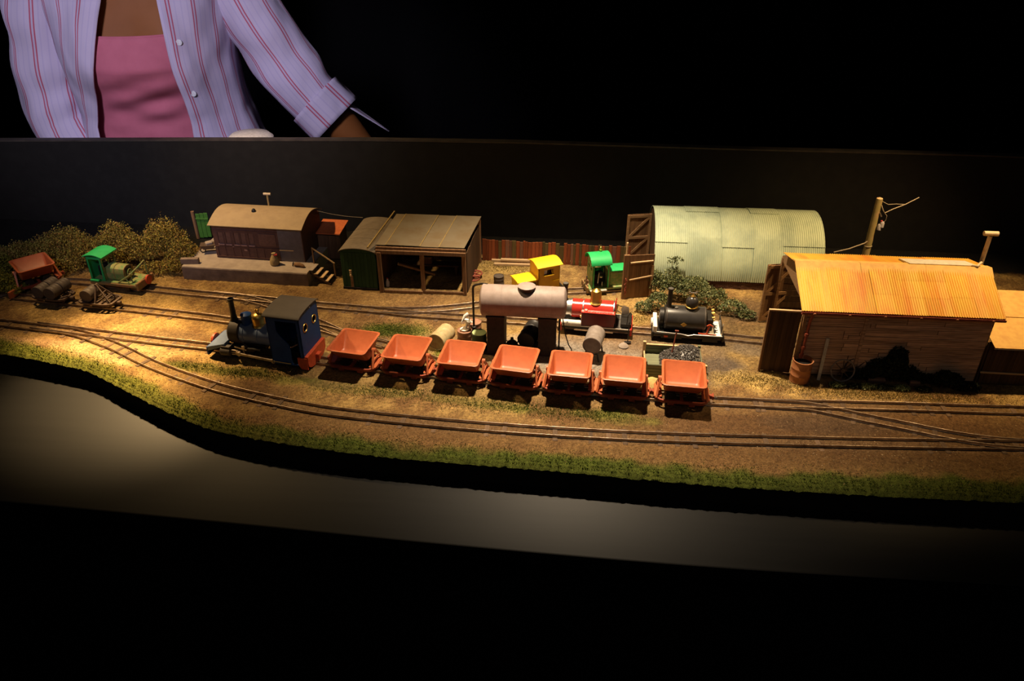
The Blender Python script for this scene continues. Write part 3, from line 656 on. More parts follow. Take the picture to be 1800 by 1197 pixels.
        for x in (-.010, .025):
            b = wheel_mb(x, s*.0083, .0092); b.build('wheel', iron_black, t)
            b = MB(); b.cyl((x, s*.010, RAILTOP+.0092), (x, s*.023, RAILTOP+.0092), .0016, n=8); b.box((x, s*.0215, RAILTOP+.0065), (.0045, .003, .011)); b.build('crank', iron_black, t)
    MB().box((-.006, -.0205, .0225), (.020, .005, .0022)).build('splasher', iron_black, t)
    MB().beam((.026, -.029, .0125), (.052, -.029, .0115), .001, .0012).build('handrail', steel, t)
    return t
p0, rz = on_track('train', 382); p1, r1 = on_track('train', 566); q0, rb = on_track('train', 486)
BE = blue_engine(Vector((-0.4330, q0.y+.0005, LV)), rb)
# driver leaning in the cab doorway
def figure(name, label, loc, rz, body, h=0.040, arm=None, sit=False):
    t = thing(name, label, 'person', loc, rz)
    k = h/1.75
    me = bpy.data.meshes.new('body'); sk_v = [((0, 0, .95), .15), ((0, 0, 1.15), .14), ((0, 0, 1.38), .15), ((0, 0, 1.50), .06), ((0, -.01, 1.60), .095), ((0, -.01, 1.70), .085),
        ((-.10, 0, .88), .10), ((-.11, -.02, .48), .075), ((-.11, 0, .08), .055), ((-.11, -.10, .04), .045), ((.10, 0, .88), .10), ((.11, -.02, .48), .075), ((.11, 0, .08), .055), ((.11, -.10, .04), .045),
        ((-.20, 0, 1.38), .075), ((-.26, -.02, 1.12), .055), ((-.24, -.16, .92), .042), ((-.23, -.24, .88), .045), ((.20, 0, 1.38), .075)]+(arm or [((.26, -.02, 1.12), .055), ((.24, -.16, .92), .042), ((.23, -.24, .88), .045)])
    ed = [(0, 1), (1, 2), (2, 3), (3, 4), (4, 5), (0, 6), (6, 7), (7, 8), (8, 9), (0, 10), (10, 11), (11, 12), (12, 13), (2, 14), (14, 15), (15, 16), (16, 17), (2, 18), (18, 19), (19, 20), (20, 21)]
    me.from_pydata([tuple(c*k for c in v[0]) for v in sk_v], ed, [])
    o = bpy.data.objects.new('body', me); C.objects.link(o)
    m = o.modifiers.new('skin', 'SKIN'); o.modifiers.new('sub', 'SUBSURF').levels = 1
    for i, v in enumerate(sk_v): me.skin_vertices[0].data[i].radius = (v[1]*k, v[1]*k*(0.7 if i < 3 else 1)); 
    me.skin_vertices[0].data[0].use_root = True
    dg = bpy.context.evaluated_depsgraph_get(); me2 = bpy.data.meshes.new_from_object(o.evaluated_get(dg)); bpy.data.objects.remove(o)
    me2.materials.clear(); me2.materials.append(body)
    for p in me2.polygons: p.use_smooth = True
    link('body', me2, t)
    b = MB(); b.lathe([(.02*k, -.13*k), (.07*k, -.10*k), (.088*k, -.02*k), (.09*k, .05*k), (.07*k, .10*k), (.02*k, .12*k)], (0, -.01*k, 1.65*k), 'Z', 12); b.box((0, -.105*k, 1.64*k), (.025*k, .035*k, .04*k)); b.build('head', figure_skin, t)
    MB().lathe([(.10*k, 0), (.10*k, .05*k), (.08*k, .10*k), (.03*k, .12*k)], (0, 0, 1.69*k), 'Z', 12).build('cap', dark_inside, t)
    a = (arm or [((.26, -.02, 1.12), .055), ((.24, -.16, .92), .042), ((.23, -.24, .88), .045)])
    MB().tube([Vector(a[0][0])*k, Vector(a[1][0])*k, Vector(a[2][0])*k], [.050*k, .046*k, .05*k], 10).build('forearm', figure_skin, t)
    return t
m_ = Matrix.Translation(BE.location) @ Matrix.Rotation(rb, 4, 'Z')
figure('engine_driver', 'dark-clothed model driver inside the navy blue engine cab, one bare arm out', m_ @ Vector((.058, -.008, .0095)), rb-0.2, figure_dark, 0.040, [((.10, -.30, 1.15), .055), ((-.16, -.44, 1.0), .05), ((-.30, -.48, .92), .055)])

# ------------------------------------------------------------------ red saddle engine (chimney towards -x)
def red_engine(loc, rz):
    t = thing('steam_engine', 'glossy red steam engine with gold dome standing beyond the grey tank', 'steam engine', loc, rz)
    zb = .0335
    MB().box((.002, 0, .0125), (.104, .044, .004)).build('footplate', iron_black, t, .0006)
    for s in (-1, 1): MB().box((.002, s*.0222, .0150), (.102, .0008, .0016)).build('footplate_edge', white_paint, t)
    MB().lathe([(.0135, 0), (.0135, .020)], (-.056, 0, zb), 'X', 26).build('smokebox', steel, t)
    b = MB().lathe([(.0142, 0), (.0142, .064)], (-.037, 0, zb), 'X', 28); b.build('boiler', loco_red, t)
    for x in (-.0375, -.020, .0255): MB().lathe([(.0143, 0), (.0148, .0003), (.0148, .0018), (.0143, .002)], (x, 0, zb), 'X', 28).build('boiler_band', steel, t)
    for s in (-1, 1):
        MB().box((.004, s*.0165, .0265), (.049, .0105, .0215)).build('side_tank', maroon, t, .0010)
        MB().box((.004, s*.0165, .0380), (.050, .0112, .0014)).build('tank_top', loco_red, t, .0003)
        b = MB()
        for i in range(12): b.lathe([(.0007, 0), (.0005, .0005)], (-.018+i*.004, s*.0205, .0387), 'Z', 8)
        b.build('rivet_row', steel, t); b.mesh
        MB().lathe([(.0026, 0), (.0026, .0015), (.0014, .002)], (-.014, s*.0150, .0387), 'Z', 14).build('tank_filler', steel, t)
        MB().cyl((-.050, s*.0190, .0185), (-.020, s*.0190, .0185), .0042, n=16).build('cylinder', white_paint, t)
        MB().cyl((-.0415, s*.0190, .0185), (-.0395, s*.0190, .0185), .0050, n=16).build('cylinder_band', steel, t)
    MB().lathe([(.0022, 0), (.0022, .020)], (-.022, -.0155, .028), 'X', 12).build('injector', brass, t)
    MB().lathe([(.0108, 0), (.0092, .0016), (.0080, .004), (.0078, .016), (.0066, .0195), (.0035, .0215), (.0012, .0230)], (-.0010, 0, zb+.0125), 'Z', 28).build('steam_dome', brass, t)
    MB().lathe([(.0052, 0), (.0040, .003), (.0035, .006), (.0035, .0240), (.0043, .0250), (.0043, .0275), (.0030, .0277), (.0028, .024)], (-.0470, 0, zb+.0125), 'Z', 20).build('chimney', iron_black, t)
    MB().lathe([(.0038, 0), (.0038, .0006)], (-.0470, 0, zb+.0399), 'Z', 20).build('chimney_rim', steel, t)
    MB().plate([(-.016, 0), (.016, 0), (.016, .024), (.012, .029), (-.012, .029), (-.016, .024)], [circle(-.009, .022, .003, 12), circle(.009, .022, .003, 12)], YZ(.0285, 0, .020), .0014).build('weatherboard', maroon, t)
    MB().beam((.0290, -.0165, .036), (.0330, -.0165, .054), .0012, .0016).build('weatherboard_edge', lining_gold, t)
    b = MB(); b.cyl((.031, -.012, .038), (.031, .012, .038), .0010, n=8); b.beam((.031, -.006, .038), (.038, -.007, .034), .0012, .0012); b.beam((.031, .006, .040), (.041, .010, .036), .0012, .0012); b.build('cab_fittings', steel, t)
    b = MB(); b.box((.046, 0, .0185), (.016, .036, .008)); b.build('bunker', iron_black, t, .0008)
    MB().box((.0375, 0, .0152), (.004, .042, .0012)).build('cab_plate', steel, t)
    MB().tube([(.0475, -.018, .0225), (.0480, -.0185, .036), (.0520, -.0185, .043)], .0006, 8).build('handrail', iron_black, t)
    MB().plate([(0, 0), (.010, 0), (.012, .010), (.005, .015), (0, .010)], [], XZ(.004, .040, .026) @ Matrix.Rotation(.3, 4, 'Z'), .001).build('shovel_blade', steel, t)
    b = MB()
    for s in (-1, 1): b.box((0, s*.0125, .0100), (.096, .002, .007))
    b.build('frame', iron_black, t)
    for x in (-.050, .054): MB().box((x, 0, .0105), (.003, .046, .011)).build('buffer_beam', loco_red, t, .0005)
    MB().beam((-.030, -.0235, .0095), (.028, -.0235, .0090), .0012, .0022).build('coupling_rod', rod_metal, t)
    for x in (-.026, .000, .026):
        for s in (-1, 1): wheel_mb(x, s*.0083, .0068).build('wheel', iron_black, t)
    return t
q, rz = on_track('back', 1046); red_engine(q, rz)

# ------------------------------------------------------------------ black engine
def black_engine(loc, rz):
    t = thing('steam_engine', 'satin black steam engine with round black dome and red lever near the shed doors', 'steam engine', loc, rz)
    zb = .0300
    MB().box((.004, 0, .0125), (.100, .046, .0035)).build('footplate', iron_black, t, .0006)
    MB().box((.0395, 0, .0148), (.028, .045, .0010)).build('cab_plate', white_paint, t)
    prof = [(.0192*math.cos(R(a)), .0178*math.sin(R(a))) for a in range(-60, 241, 12)]
    b = MB(); b.loft([[(x, y*k, zb+z*k) for y, z in prof] for x, k in ((-.032, .92), (-.031, .98), (-.029, 1.0), (.0255, 1.0), (.0275, .98), (.0285, .92))]); b.build('saddle_tank', saddle_black, t, angle=50)
    for x in (-.0295, .0255): MB().loft([[(x+dx, y*k, zb+z*k) for y, z in prof] for dx, k in ((0, 1.005), (.0002, 1.012), (.0010, 1.012), (.0012, 1.005))]).build('tank_band', smokebox_black, t, angle=50)
    MB().plate([(-.0045, 0), (0, .0035), (.0045, 0), (0, -.0035)], [], XZ(-.0195, -.004, zb-.001), .0004).build('tank_emblem', lining_gold, t)
    MB().lathe([(.0135, 0), (.0135, .006), (.010, .007)], (-.039, 0, zb), 'X', 24).build('smokebox', iron_black, t)
    MB().lathe([(.0050, 0), (.0040, .002), (.0034, .005), (.0034, .0270), (.0042, .028), (.0042, .0305), (.0030, .0307), (.0028, .028)], (-.0265, 0, zb+.0165), 'Z', 20).build('chimney', iron_black, t)
    MB().lathe([(.0036, 0), (.0036, .0005)], (-.0265, 0, zb+.0470), 'Z', 20).build('chimney_rim', steel, t)
    MB().lathe([(.0030, 0), (.0030, .001), (.0012, .0012)], (-.016, -.003, zb+.0178), 'Z', 16).build('tank_filler', steel, t)
    MB().lathe([(.0090, 0), (.0072, .0020)]+[(.0092*math.cos(R(a)), .0115+.0098*math.sin(R(a))) for a in range(-55, 80, 9)]+[(.0032, .0214)], (.0060, 0, zb+.0155), 'Z', 28).build('dome', saddle_black, t)
    MB().lathe([(.0085, 0), (.0092, .0004), (.0092, .0016), (.0085, .002)], (.0060, 0, zb+.0195), 'Z', 28).build('dome_band', brass, t)
    b = MB().lathe([(.0040, 0), (.0034, .0014), (.0012, .0018), (.0012, .0055)], (.0060, 0, zb+.0365), 'Z', 14); b.build('safety_valve', brass, t)
    b = MB(); b.box((.0060, 0, zb+.0420), (.012, .002, .0014)); b.cyl((.001, 0, zb+.0405), (.001, 0, zb+.0445), .0014, n=8); b.cyl((.011, 0, zb+.0405), (.011, 0, zb+.0445), .0014, n=8); b.build('whistle', steel, t, .0002)
    MB().box((-.0445, 0, .0175), (.006, .044, .014)).build('front_plate', white_paint, t, .0008)
    MB().lathe([(.0055, 0), (.0062, .001), (.0062, .003), (.004, .004)], (-.0505, 0, .0200), 'X', 18).build('front_buffer', white_paint, t)
    b = MB(); b.box((.0335, 0, zb-.002), (.009, .030, .020)); b.build('firebox', iron_black, t, .0012)
    b = MB()
    for i, (dy, dz) in enumerate(((-.010, .012), (-.004, .016), (.003, .013), (.009, .015), (-.007, .006), (.006, .007))):
        b.cyl((.0365, dy, zb+dz-.004), (.0405, dy, zb+dz-.003), .0015, n=10); b.tube([(.038, dy, zb+dz-.004), (.039, dy+.002, zb+dz-.010), (.038, dy, zb-.004)], .0005, 6)
    b.build('backhead_pipes', brass, t)
    b = MB(); b.beam((.0300, -.0200, .0160), (.0335, -.0205, .0325), .0016, .0022); b.beam((.0335, -.0205, .0325), (.0380, -.0205, .0290), .0016, .0018); b.beam((.0335, -.0205, .0325), (.0290, -.0205, .0295), .0016, .0018); b.build('reversing_lever', red_paint, t, .0003)
    MB().beam((.018, -.0205, .0165), (.044, -.0205, .0158), .0014, .0018).build('reach_rod', red_paint, t)
    for s in (-1, 1): MB().tube([(.0520, s*.021, .0145), (.0520, s*.021, .0330), (.0520, s*.0195, .0345)], .0007, 8).build('handrail', steel, t)
    MB().box((.0510, 0, .0230), (.0015, .036, .013)).build('rear_plate', iron_black, t, .0003)
    for s in (-1, 1): MB().tube([(-.042, s*.0235, .0165), (-.008, s*.0235, .0155), (.004, s*.0235, .0130), (.012, s*.0235, .0155), (.050, s*.0235, .0155)], .0007, 8).build('footplate_edge', steel, t)
    b = MB()
    for s in (-1, 1): b.box((0, s*.0125, .0100), (.096, .002, .007)); b.box((.036, s*.0215, .0085), (.022, .003, .008)); b.box((-.020, s*.0215, .0085), (.030, .002, .005))
    b.build('frame', iron_black, t)
    for s in (-1, 1): MB().box((-.028, s*.0230, .0095), (.006, .001, .003)).build('maker_plate', red_paint, t)
    for x in (-.024, .000, .024):
        for s in (-1, 1): wheel_mb(x, s*.0083, .0068).build('wheel', iron_black, t)
    for x in (-.0475, .0540): MB().box((x, 0, .0105), (.003, .046, .010)).build('buffer_beam', iron_black, t, .0005)
    return t
q, rz = on_track('back', 1203); black_engine(q, rz)

# ------------------------------------------------------------------ diesels
def curved_roof(b, x0, x1, y0, y1, z, rise, th=.0012, n=12):
    """roof curved across y"""
    rs = []
    for x in (x0, x1):
        up = [(x, lerp(y0, y1, i/n), z+rise*math.sin(PI*i/n)) for i in range(n+1)]
        rs.append(up+[(p[0], p[1], p[2]+th) for p in up[::-1]])
    return b.loft(rs)
def yellow_diesel(loc, rz):
    t = thing('diesel_engine', 'bright yellow box-cab diesel engine half hidden behind the grey tank', 'diesel engine', loc, rz)
    W, D = .038, .034
    MB().plate([(0, 0), (W, 0), (W, .044), (0, .044)], [[(.010, .029), (.026, .029), (.026, .038), (.010, .038)]], XZ(-D/2+.0015, -.002, .010), .0015).build('cab_side', yellow_side, t)
    MB().plate([(0, 0), (W, 0), (W, .044), (0, .044)], [[(.010, .029), (.026, .029), (.026, .038), (.010, .038)]], XZ(D/2, -.002, .010), .0015).build('cab_side', yellow_side, t)
    for x in (-.002, W-.0035): MB().plate([(-D/2, 0), (D/2, 0), (D/2, .044), (0, .048), (-D/2, .044)], [], YZ(x, 0, .010), .0015).build('cab_end', yellow_side, t)
    b = MB(); b.box((.016, -D/2-.0008, .0385), (.018, .003, .0014)); b.build('window_sill', yellow_paint, t, .0003)
    b = MB(); b.box((.016, -D/2+.0008, .0435), (.0010, .0012, .0090)); b.build('window_bar', iron_black, t)
    b = MB(); b.box((.0115, -D/2+.0030, .0435), (.0060, .0005, .0080)); b.build('window_blind', white_paint, t)
    b = MB(); curved_roof(b, -.005, W+.002, -D/2-.003, D/2+.003, .0535, .0052); b.build('cab_roof', yellow_paint, t)
    MB().beam((W-.015, -D/2-.0006, .0275), (W-.002, -D/2-.0006, .0275), .0012, .0012).build('handrail', yellow_paint, t)
    MB().span((-.036, -.014, .012), (-.0025, .014, .0330)).build('bonnet', yellow_side, t, .001)
    MB().loft([[(x, y, z) for y, z in ((-.016, .0325), (-.016, .0335), (-.010, .0352), (.010, .0352), (.016, .0335), (.016, .0325))] for x in (-.038, -.0025)]).build('bonnet_top', yellow_paint, t)
    MB().span((-.0050, -.0146, .0215), (-.0120, -.0139, .0285)).build('grille', iron_black, t)
    MB().span((-.042, -.018, .0075), (W+.004, .018, .0120)).build('chassis', yellow_side, t, .0008)
    for x in (-.043, W+.005): MB().box((x, 0, .0085), (.003, .034, .008)).build('buffer_beam', iron_black, t)
    wheelset(t, (-.020, .020), .0055)
    return t
q, rz = on_track('loop', 948); yellow_diesel(q+Vector((-.008, .004, 0)), rz+.12)
def green_diesel(loc, rz):
    t = thing('diesel_engine', 'emerald green diesel engine with open cab waiting by the hut gates', 'diesel engine', loc, rz)
    D = .032
    MB().plate([(0, 0), (.029, 0), (.029, .048), (0, .048)], [[(.003, .002), (.026, .002), (.026, .044), (.003, .044)]], XZ(-D/2+.0015, -.030, .0095), .0015).build('cab_side', green_paint, t)
    MB().plate([(0, 0), (.029, 0), (.029, .048), (0, .048)], [[(.006, .024), (.023, .024), (.023, .036), (.006, .036)]], XZ(D/2, -.030, .0095), .0015).build('cab_side', green_paint, t)
    for x in (-.030, -.0025): MB().plate([(-D/2, 0), (D/2, 0), (D/2, .048), (-D/2, .048)], [circle(-.007, .034, .004, 14), circle(.007, .034, .004, 14)], YZ(x, 0, .0095), .0015).build('cab_end', green_dusty, t)
    rs = []
    for x in (-.034, .001):
        up = [(x, -(D/2+.004)*math.cos(PI*i/14), .0530+.0130*math.sin(PI*i/14)) for i in range(15)]
        rs.append(up+[(p[0], p[1], p[2]+.0012) for p in up[::-1]])
    MB().loft(rs).build('cab_roof', green_paint, t)
    MB().box((-.016, .004, .020), (.020, .014, .020)).build('engine_cover', dark_inside, t, .001)
    b = MB(); b.cyl((-.018, -.006, .010), (-.016, -.006, .034), .0012, n=8); b.lathe([(.003, 0), (.003, .002)], (-.014, -.010, .028), 'Z', 12); b.cyl((-.012, -.012, .0115), (-.012, -.012, .020), .0008, n=8); b.build('brake_column', steel, t)
    MB().span((.0005, -.012, .012), (.034, .012, .0385)).build('bonnet', green_dusty, t, .001)
    MB().loft([[(x, y, z) for y, z in ((-.0138, .0380), (-.0138, .0392), (-.008, .0410), (.008, .0410), (.0138, .0392), (.0138, .0380))] for x in (.0003, .036)]).build('bonnet_top', green_paint, t)
    MB().span((-.036, -.017, .0072), (.040, .017, .0115)).build('chassis', green_dusty, t, .0008)
    MB().span((-.034, -.0225, .0080), (-.006, -.0165, .0095)).build('cab_step', grey_sheet, t)
    for x in (-.037, .041): MB().box((x, 0, .009), (.003, .034, .009)).build('buffer_beam', chassis_tan, t)
    MB().lathe([(.0012, 0), (.0012, .004), (.0026, .0045), (.0026, .006), (.0010, .0064), (.0010, .009), (.0018, .0094), (.0006, .0105)], (-.012, 0.006, .0650), 'Z', 12).build('bell', brass, t)
    wheelset(t, (-.018, .020), .0055)
    return t
q, rz = on_track('loop', 1060); green_diesel(q+Vector((.004, .006, 0)), rz+.04)
def rail_truck(loc, rz):
    t = thing('diesel_engine', 'dusty green open-fronted rail tractor with rounded bonnet near the bushes', 'diesel engine', loc, rz)
    # chassis deck x -.044 .. .044
    MB().span((-.042, -.021, .0095), (.044, .021, .0140)).build('chassis', chassis_tan, t, .0008)
    MB().span((-.040, -.0195, .0140), (.042, .0195, .0148)).build('deck', green_dusty, t)
    x0, x1 = -.041, -.014; D = .017
    for y in (-D, D-.0012):
        MB().plate([(0, 0), (.027, 0), (.027, .034), (0, .034)], [[(.003, .001), (.022, .001), (.024, .031), (.003, .031)]], XZ(y+.0012, x0, .0148), .0012).build('cab_side', green_paint if y < 0 else green_dusty, t)
    MB().plate([(-D, 0), (D, 0), (D, .034), (-D, .034)], [], YZ(x0, 0, .0148), .0012).build('cab_back', green_paint, t)
    MB().plate([(-D, 0), (D, 0), (D, .034), (-D, .034)], [[(-.014, .018), (-.001, .018), (-.001, .030), (-.014, .030)], [(.001, .018), (.014, .018), (.014, .030), (.001, .030)]], YZ(x1-.0012, 0, .0148), .0012).build('cab_front', green_dusty, t)
    b = MB(); rs = []
    for y in (-D-.003, D+.003):
        up = [(lerp(x0-.004, x1+.005, i/10), y, .0490+.0035*math.sin(PI*i/10)) for i in range(11)]
        rs.append(up+[(p[0], p[1], p[2]+.0012) for p in up[::-1]])
    b.loft(rs); b.build('cab_roof', green_paint, t)
    bon = [(-.0120, 0), (-.0125, .010), (-.0105, .0155), (-.006, .0180), (0, .0188), (.006, .0180), (.0105, .0155), (.0125, .010), (.0120, 0)]
    MB().loft([[(x, y, .0165+z) for y, z in bon] for x in (-.013, .0185)]).build('bonnet', green_dusty, t)
    MB().loft([[(x, y*1.03, .0166+z*1.03) for y, z in bon] for x in (.0005, .0015)]).build('bonnet_strap', chassis_tan, t)
    MB().plate([(y, z) for y, z in bon], [], YZ(.0185, 0, .0165), .0010).build('radiator', chassis_tan, t)
    MB().box((.020, 0, .0265), (.001, .014, .012)).build('grille', iron_black, t)
    MB().ring((.030, -.010, .0285), .0055, .0008, 'X', 20, 6).build('brake_wheel', green_dusty, t)
    b = MB(); b.cyl((.030, -.010, .0148), (.030, -.010, .0285), .0009, n=8)
    for a in range(4): b.beam((.030, -.010, .0285), (.030, -.010+.0055*math.cos(a*PI/2+.4), .0285+.0055*math.sin(a*PI/2+.4)), .0008, .0008)
    b.build('brake_column', green_dusty, t)
    b = MB(); b.tube([(.010, -.0185, .0150), (.030, -.0165, .0255), (.0400, -.0010, .0345), (.0415, .0150, .0385)], .0012, 8); b.tube([(.0415, .0155, .0385), (.0415, .0165, .0150)], .0010, 8); b.tube([(.024, -.017, .0235), (.031, -.0185, .0150)], .0010, 8); b.build('rail', green_dusty, t)
    MB().box((-.030, -.0215, .0165), (.016, .006, .0030)).build('cab_step', green_paint, t, .0006)
    b = MB(); b.box((.0455, 0, .0120), (.004, .044, .011)); b.build('buffer_beam', chassis_tan, t, .0008)
    MB().lathe([(.006, 0), (.0068, .001), (.0068, .004), (.004, .005)], (.0475, .004, .0145), 'X', 16).build('buffer', red_paint, t)
    MB().box((-.029, .004, .024), (.010, .018, .014)).build('seat', dark_inside, t, .001)
    for x in (-.024, .024):
        for s in (-1, 1): MB().box((x, s*.0185, .0075), (.010, .004, .006)).build('axle_box', iron_black, t, .0006)
    wheelset(t, (-.024, .024), .0060)
    return t
q, rz = on_track('back', 217); rail_truck(q, rz).scale = (1.0, 1.0, 1.2)

# ------------------------------------------------------------------ two little drum wagons, and drums
def drum_mesh(r, L, rings=2, name='drum', mat=grey_drum):
    p = [(r*.93, .0008), (r*.96, 0), (r*1.02, .0004), (r*1.02, .0012), (r, .0016)]
    for k in range(1, rings+1):
        z = L*k/(rings+1); p += [(r, z-.0012), (r*1.035, z-.0004), (r*1.035, z+.0004), (r, z+.0012)]
    p += [(r, L-.0016), (r*1.02, L-.0012), (r*1.02, L-.0004), (r*.96, L), (r*.93, L-.0008)]
    return MB().lathe(p, (0, 0, 0), 'Z', 24).mesh(name, mat)
def put_drum(me, label, a, b=None, group=None, lid=None, name='oil_drum', bung=True):
    """a drum whose axis starts at a and points to b (upright when b is None)"""
    t = thing(name, label, 'drum', a, 0, group)
    link('body', me, t)
    d = (Vector(b)-Vector(a)).normalized() if b is not None else Vector((0, 0, 1))
    t.rotation_euler = d.to_track_quat('Z', 'Y').to_euler()
    return t
def flat_wagon(label, loc, rz):
    t = thing('flat_wagon', label, 'flat wagon', loc, rz)
    b = MB()
    out = [(.028*math.cos(2*PI*i/28)*1.0 if False else .030*max(-1, min(1, 1.25*math.cos(2*PI*i/28))), .019*max(-1, min(1, 1.15*math.sin(2*PI*i/28)))) for i in range(28)]
    def lp(k, z): return [(x*k, y*k, z) for x, y in out]
    b.loft([lp(1, .0120), lp(1, .0150), lp(.88, .0150), lp(.88, .0120), lp(1, .0120)], True, False); b.build('frame_ring', wagon_iron, t)
    for i in range(5): MB().box((-.018+i*.009, 0, .0135), (.0050, .034, .0022)).build('deck_plank', wagon_iron, t)
    for s in (-1, 1): MB().box((s*.0325, 0, .0115), (.006, .006, .004)).build('buffer', wagon_iron, t, .0005)
    wheelset(t, (-.0185, .0185), .0072, wagon_iron, 5)
    return t
qa, ra = on_track('barrel', 100); wa = flat_wagon('low iron wagon loaded with four dark drums, nearest the olive bushes', qa, ra)
qb, rb2 = on_track('barrel', 180); wb = flat_wagon('low iron wagon carrying one dark drum and a braced frame', qb, rb2)
dm = drum_mesh(.0100, .0195, 2, 'body', tar_drum)
MA = Matrix.Translation(qa) @ Matrix.Rotation(ra, 4, 'Z'); MBm = Matrix.Translation(qb) @ Matrix.Rotation(rb2, 4, 'Z')
k = 0
for x in (-.0105, .0105):
    for y in (-.0200, .0008):
        put_drum(dm, ['dark drum lying on the four-drum wagon, front row, nearest the bushes', 'dark drum on the four-drum wagon, behind the one nearest the bushes', 'dark drum lying on the four-drum wagon, front row, towards the braced wagon', 'dark drum at the rear of the four-drum wagon, towards the braced wagon'][k], MA @ Vector((x, y, .0252)), MA @ Vector((x, y+.01, .0252)), 'dark drums on the small wagons'); k += 1
put_drum(drum_mesh(.0100, .0240, 2, 'body', tar_drum), 'single dark drum lying on the wagon with the braced frame', MBm @ Vector((-.012, -.016, .0252)), MBm @ Vector((-.012, 0, .0252)), 'dark drums on the small wagons')
b = MB()
for s in (-1, 1): b.beam((.002, s*.015, .0150), (.0, s*.001, .0400), .0022, .0022); b.beam((.024, s*.010, .0150), (.001, s*.001, .0395), .0018, .0018)
for q_ in (.3, .55): b.beam((lerp(.024, .001, q_), -.010*(1-q_), lerp(.015, .0395, q_)), (lerp(.024, .001, q_), .010*(1-q_), lerp(.015, .0395, q_)), .0014, .0014)
b.cyl((.0, -.003, .0395), (.0, .003, .0395), .0018, n=10); b.build('braced_frame', wagon_iron, wb)
for i, s in enumerate((-1, 1)): MB().beam((.022, s*.012, .0155), (.030, s*.004, .0165), .0025, .0018).build('brace', wagon_iron, wa)
# ================================================================== buildings
def plank_row(parent, name, mats, x0, x1, z0, z1, wd, y, th=.0012, jag=.0, M0=None, vertical=True):
    """a row of upright (or lying) boards, each a piece of its own, on a face looking towards -y"""
    k = 0
    if vertical:
        n = max(1, round((x1-x0)/wd)); w_ = (x1-x0)/n
        for i in range(n):
            top = z1+random.uniform(-jag, jag*.4)
            o = MB().box((0, 0, 0), (w_*.985, th, top-z0)).build(name, random.choice(mats) if isinstance(mats, list) else mats, parent, .0002)
            c = Vector((x0+w_*(i+.5), y+random.uniform(-.0002, .0002), (z0+top)/2))
            o.location = M0 @ c if M0 else c
            if M0: o.rotation_euler = M0.to_euler()
    else:
        n = max(1, round((z1-z0)/wd)); w_ = (z1-z0)/n
        for i in range(n):
            cuts = [x0]+sorted(random.uniform(lerp(x0, x1, .2), lerp(x0, x1, .8)) for _ in range(random.choice((1, 1, 2))))+[x1]
            for a, b_ in zip(cuts, cuts[1:]):
                o = MB().box((0, 0, 0), (b_-a-.0008, th, w_*.94)).build(name, random.choice(mats) if isinstance(mats, list) else mats, parent, .0002)
                c = Vector(((a+b_)/2, y+random.uniform(-.0003, .0003), z0+w_*(i+.5))); o.location = M0 @ c if M0 else c
                if M0: o.rotation_euler = M0.to_euler()
def corr_sheet(f, u0, u1, v0, v1, pitch, amp, nv, parent, mat, name='corrugated_sheet', th=.0006, lift=0.0, per=5):
    """corrugated iron: f(u, v) -> (point, normal); waves run along v"""
    nu = max(4, int((u1-u0)/pitch*per)); top = []; bot = []
    for i in range(nu+1):
        u = lerp(u0, u1, i/nu); h = amp*math.cos(2*PI*u/pitch)+lift; ct = []; cb = []
        for j in range(nv+1):
            p, nrm = f(u, lerp(v0, v1, j/nv)); ct.append(p+nrm*(h+th/2)); cb.append(p+nrm*(h-th/2))
        top.append(ct+cb[::-1])
    return MB().loft(top).build(name, mat, parent, angle=70)

# ------------------------------------------------------------------ pale green curved hut
hx0, hx1, hr, hyc, hz0 = .132, .404, .086, 1.276, .017
t = thing('corrugated_hut', 'pale green curved corrugated iron hut on a brick base at the back', 'hut', ((hx0+hx1)/2, hyc, LV))
W = hx1-hx0
def hut(u, v):     # v: arc angle 0 (front foot) .. pi (back foot)
    nrm = Vector((0, -math.cos(v), math.sin(v)))
    return Vector((u, 0, hz0))+nrm*hr, nrm
edges = [-W/2, -W/2+.053, -W/2+.108, -W/2+.160, -W/2+.206, W/2]
vc_ = [(-.02, .72), (.70, 1.42), (1.40, 2.2), (2.15, PI+.02)]
for i in range(5):
    for j, (a, c) in enumerate(vc_):
        sh = (.10 if i in (1, 3) else -.06 if i == 2 else 0) if j in (1, 2) else 0
        a2 = a+(sh if j > 0 else 0); c2 = c+((.10 if i in (1, 3) else -.06 if i == 2 else 0) if j in (0, 1) else 0)
        corr_sheet(hut, edges[i]-.0008, edges[i+1]+.0008, a2, c2, .0034, .00065, 7, t, hut_green, lift=.0007*((i+j) % 2)+.0004*(j % 3))
for x in (-W/2+.0012, W/2-.0012):
    arc = [(-.9*hr*math.cos(PI*i/20)*1.08, hz0+.9*hr*math.sin(PI*i/20)*1.08) for i in range(21)]
    MB().plate([(p[0]*.99, p[1]) for p in arc], [], YZ(x-.001, 0, 0), .002).build('end_wall', dark_plank if x < 0 else hut_green, t)
# brick base course, brick by brick along the front
bk = MB().box((0, 0, 0), (.0056, .004, .0022)).mesh('brick', brick_mat, .0002)
for r_ in range(6):
    for i in range(48):
        x = -W/2+.003+(i+.5*(r_ % 2))*.0058
        if x > W/2-.002: continue
        o = link('brick', bk, t); o.location = (x, -hr+.0035+random.uniform(-.0003, .0003), .0015+r_*.0026)
MB().box((0, -hr+.0065, .0085), (W-.004, .004, .017)).build('mortar_wall', smokebox_black, t)

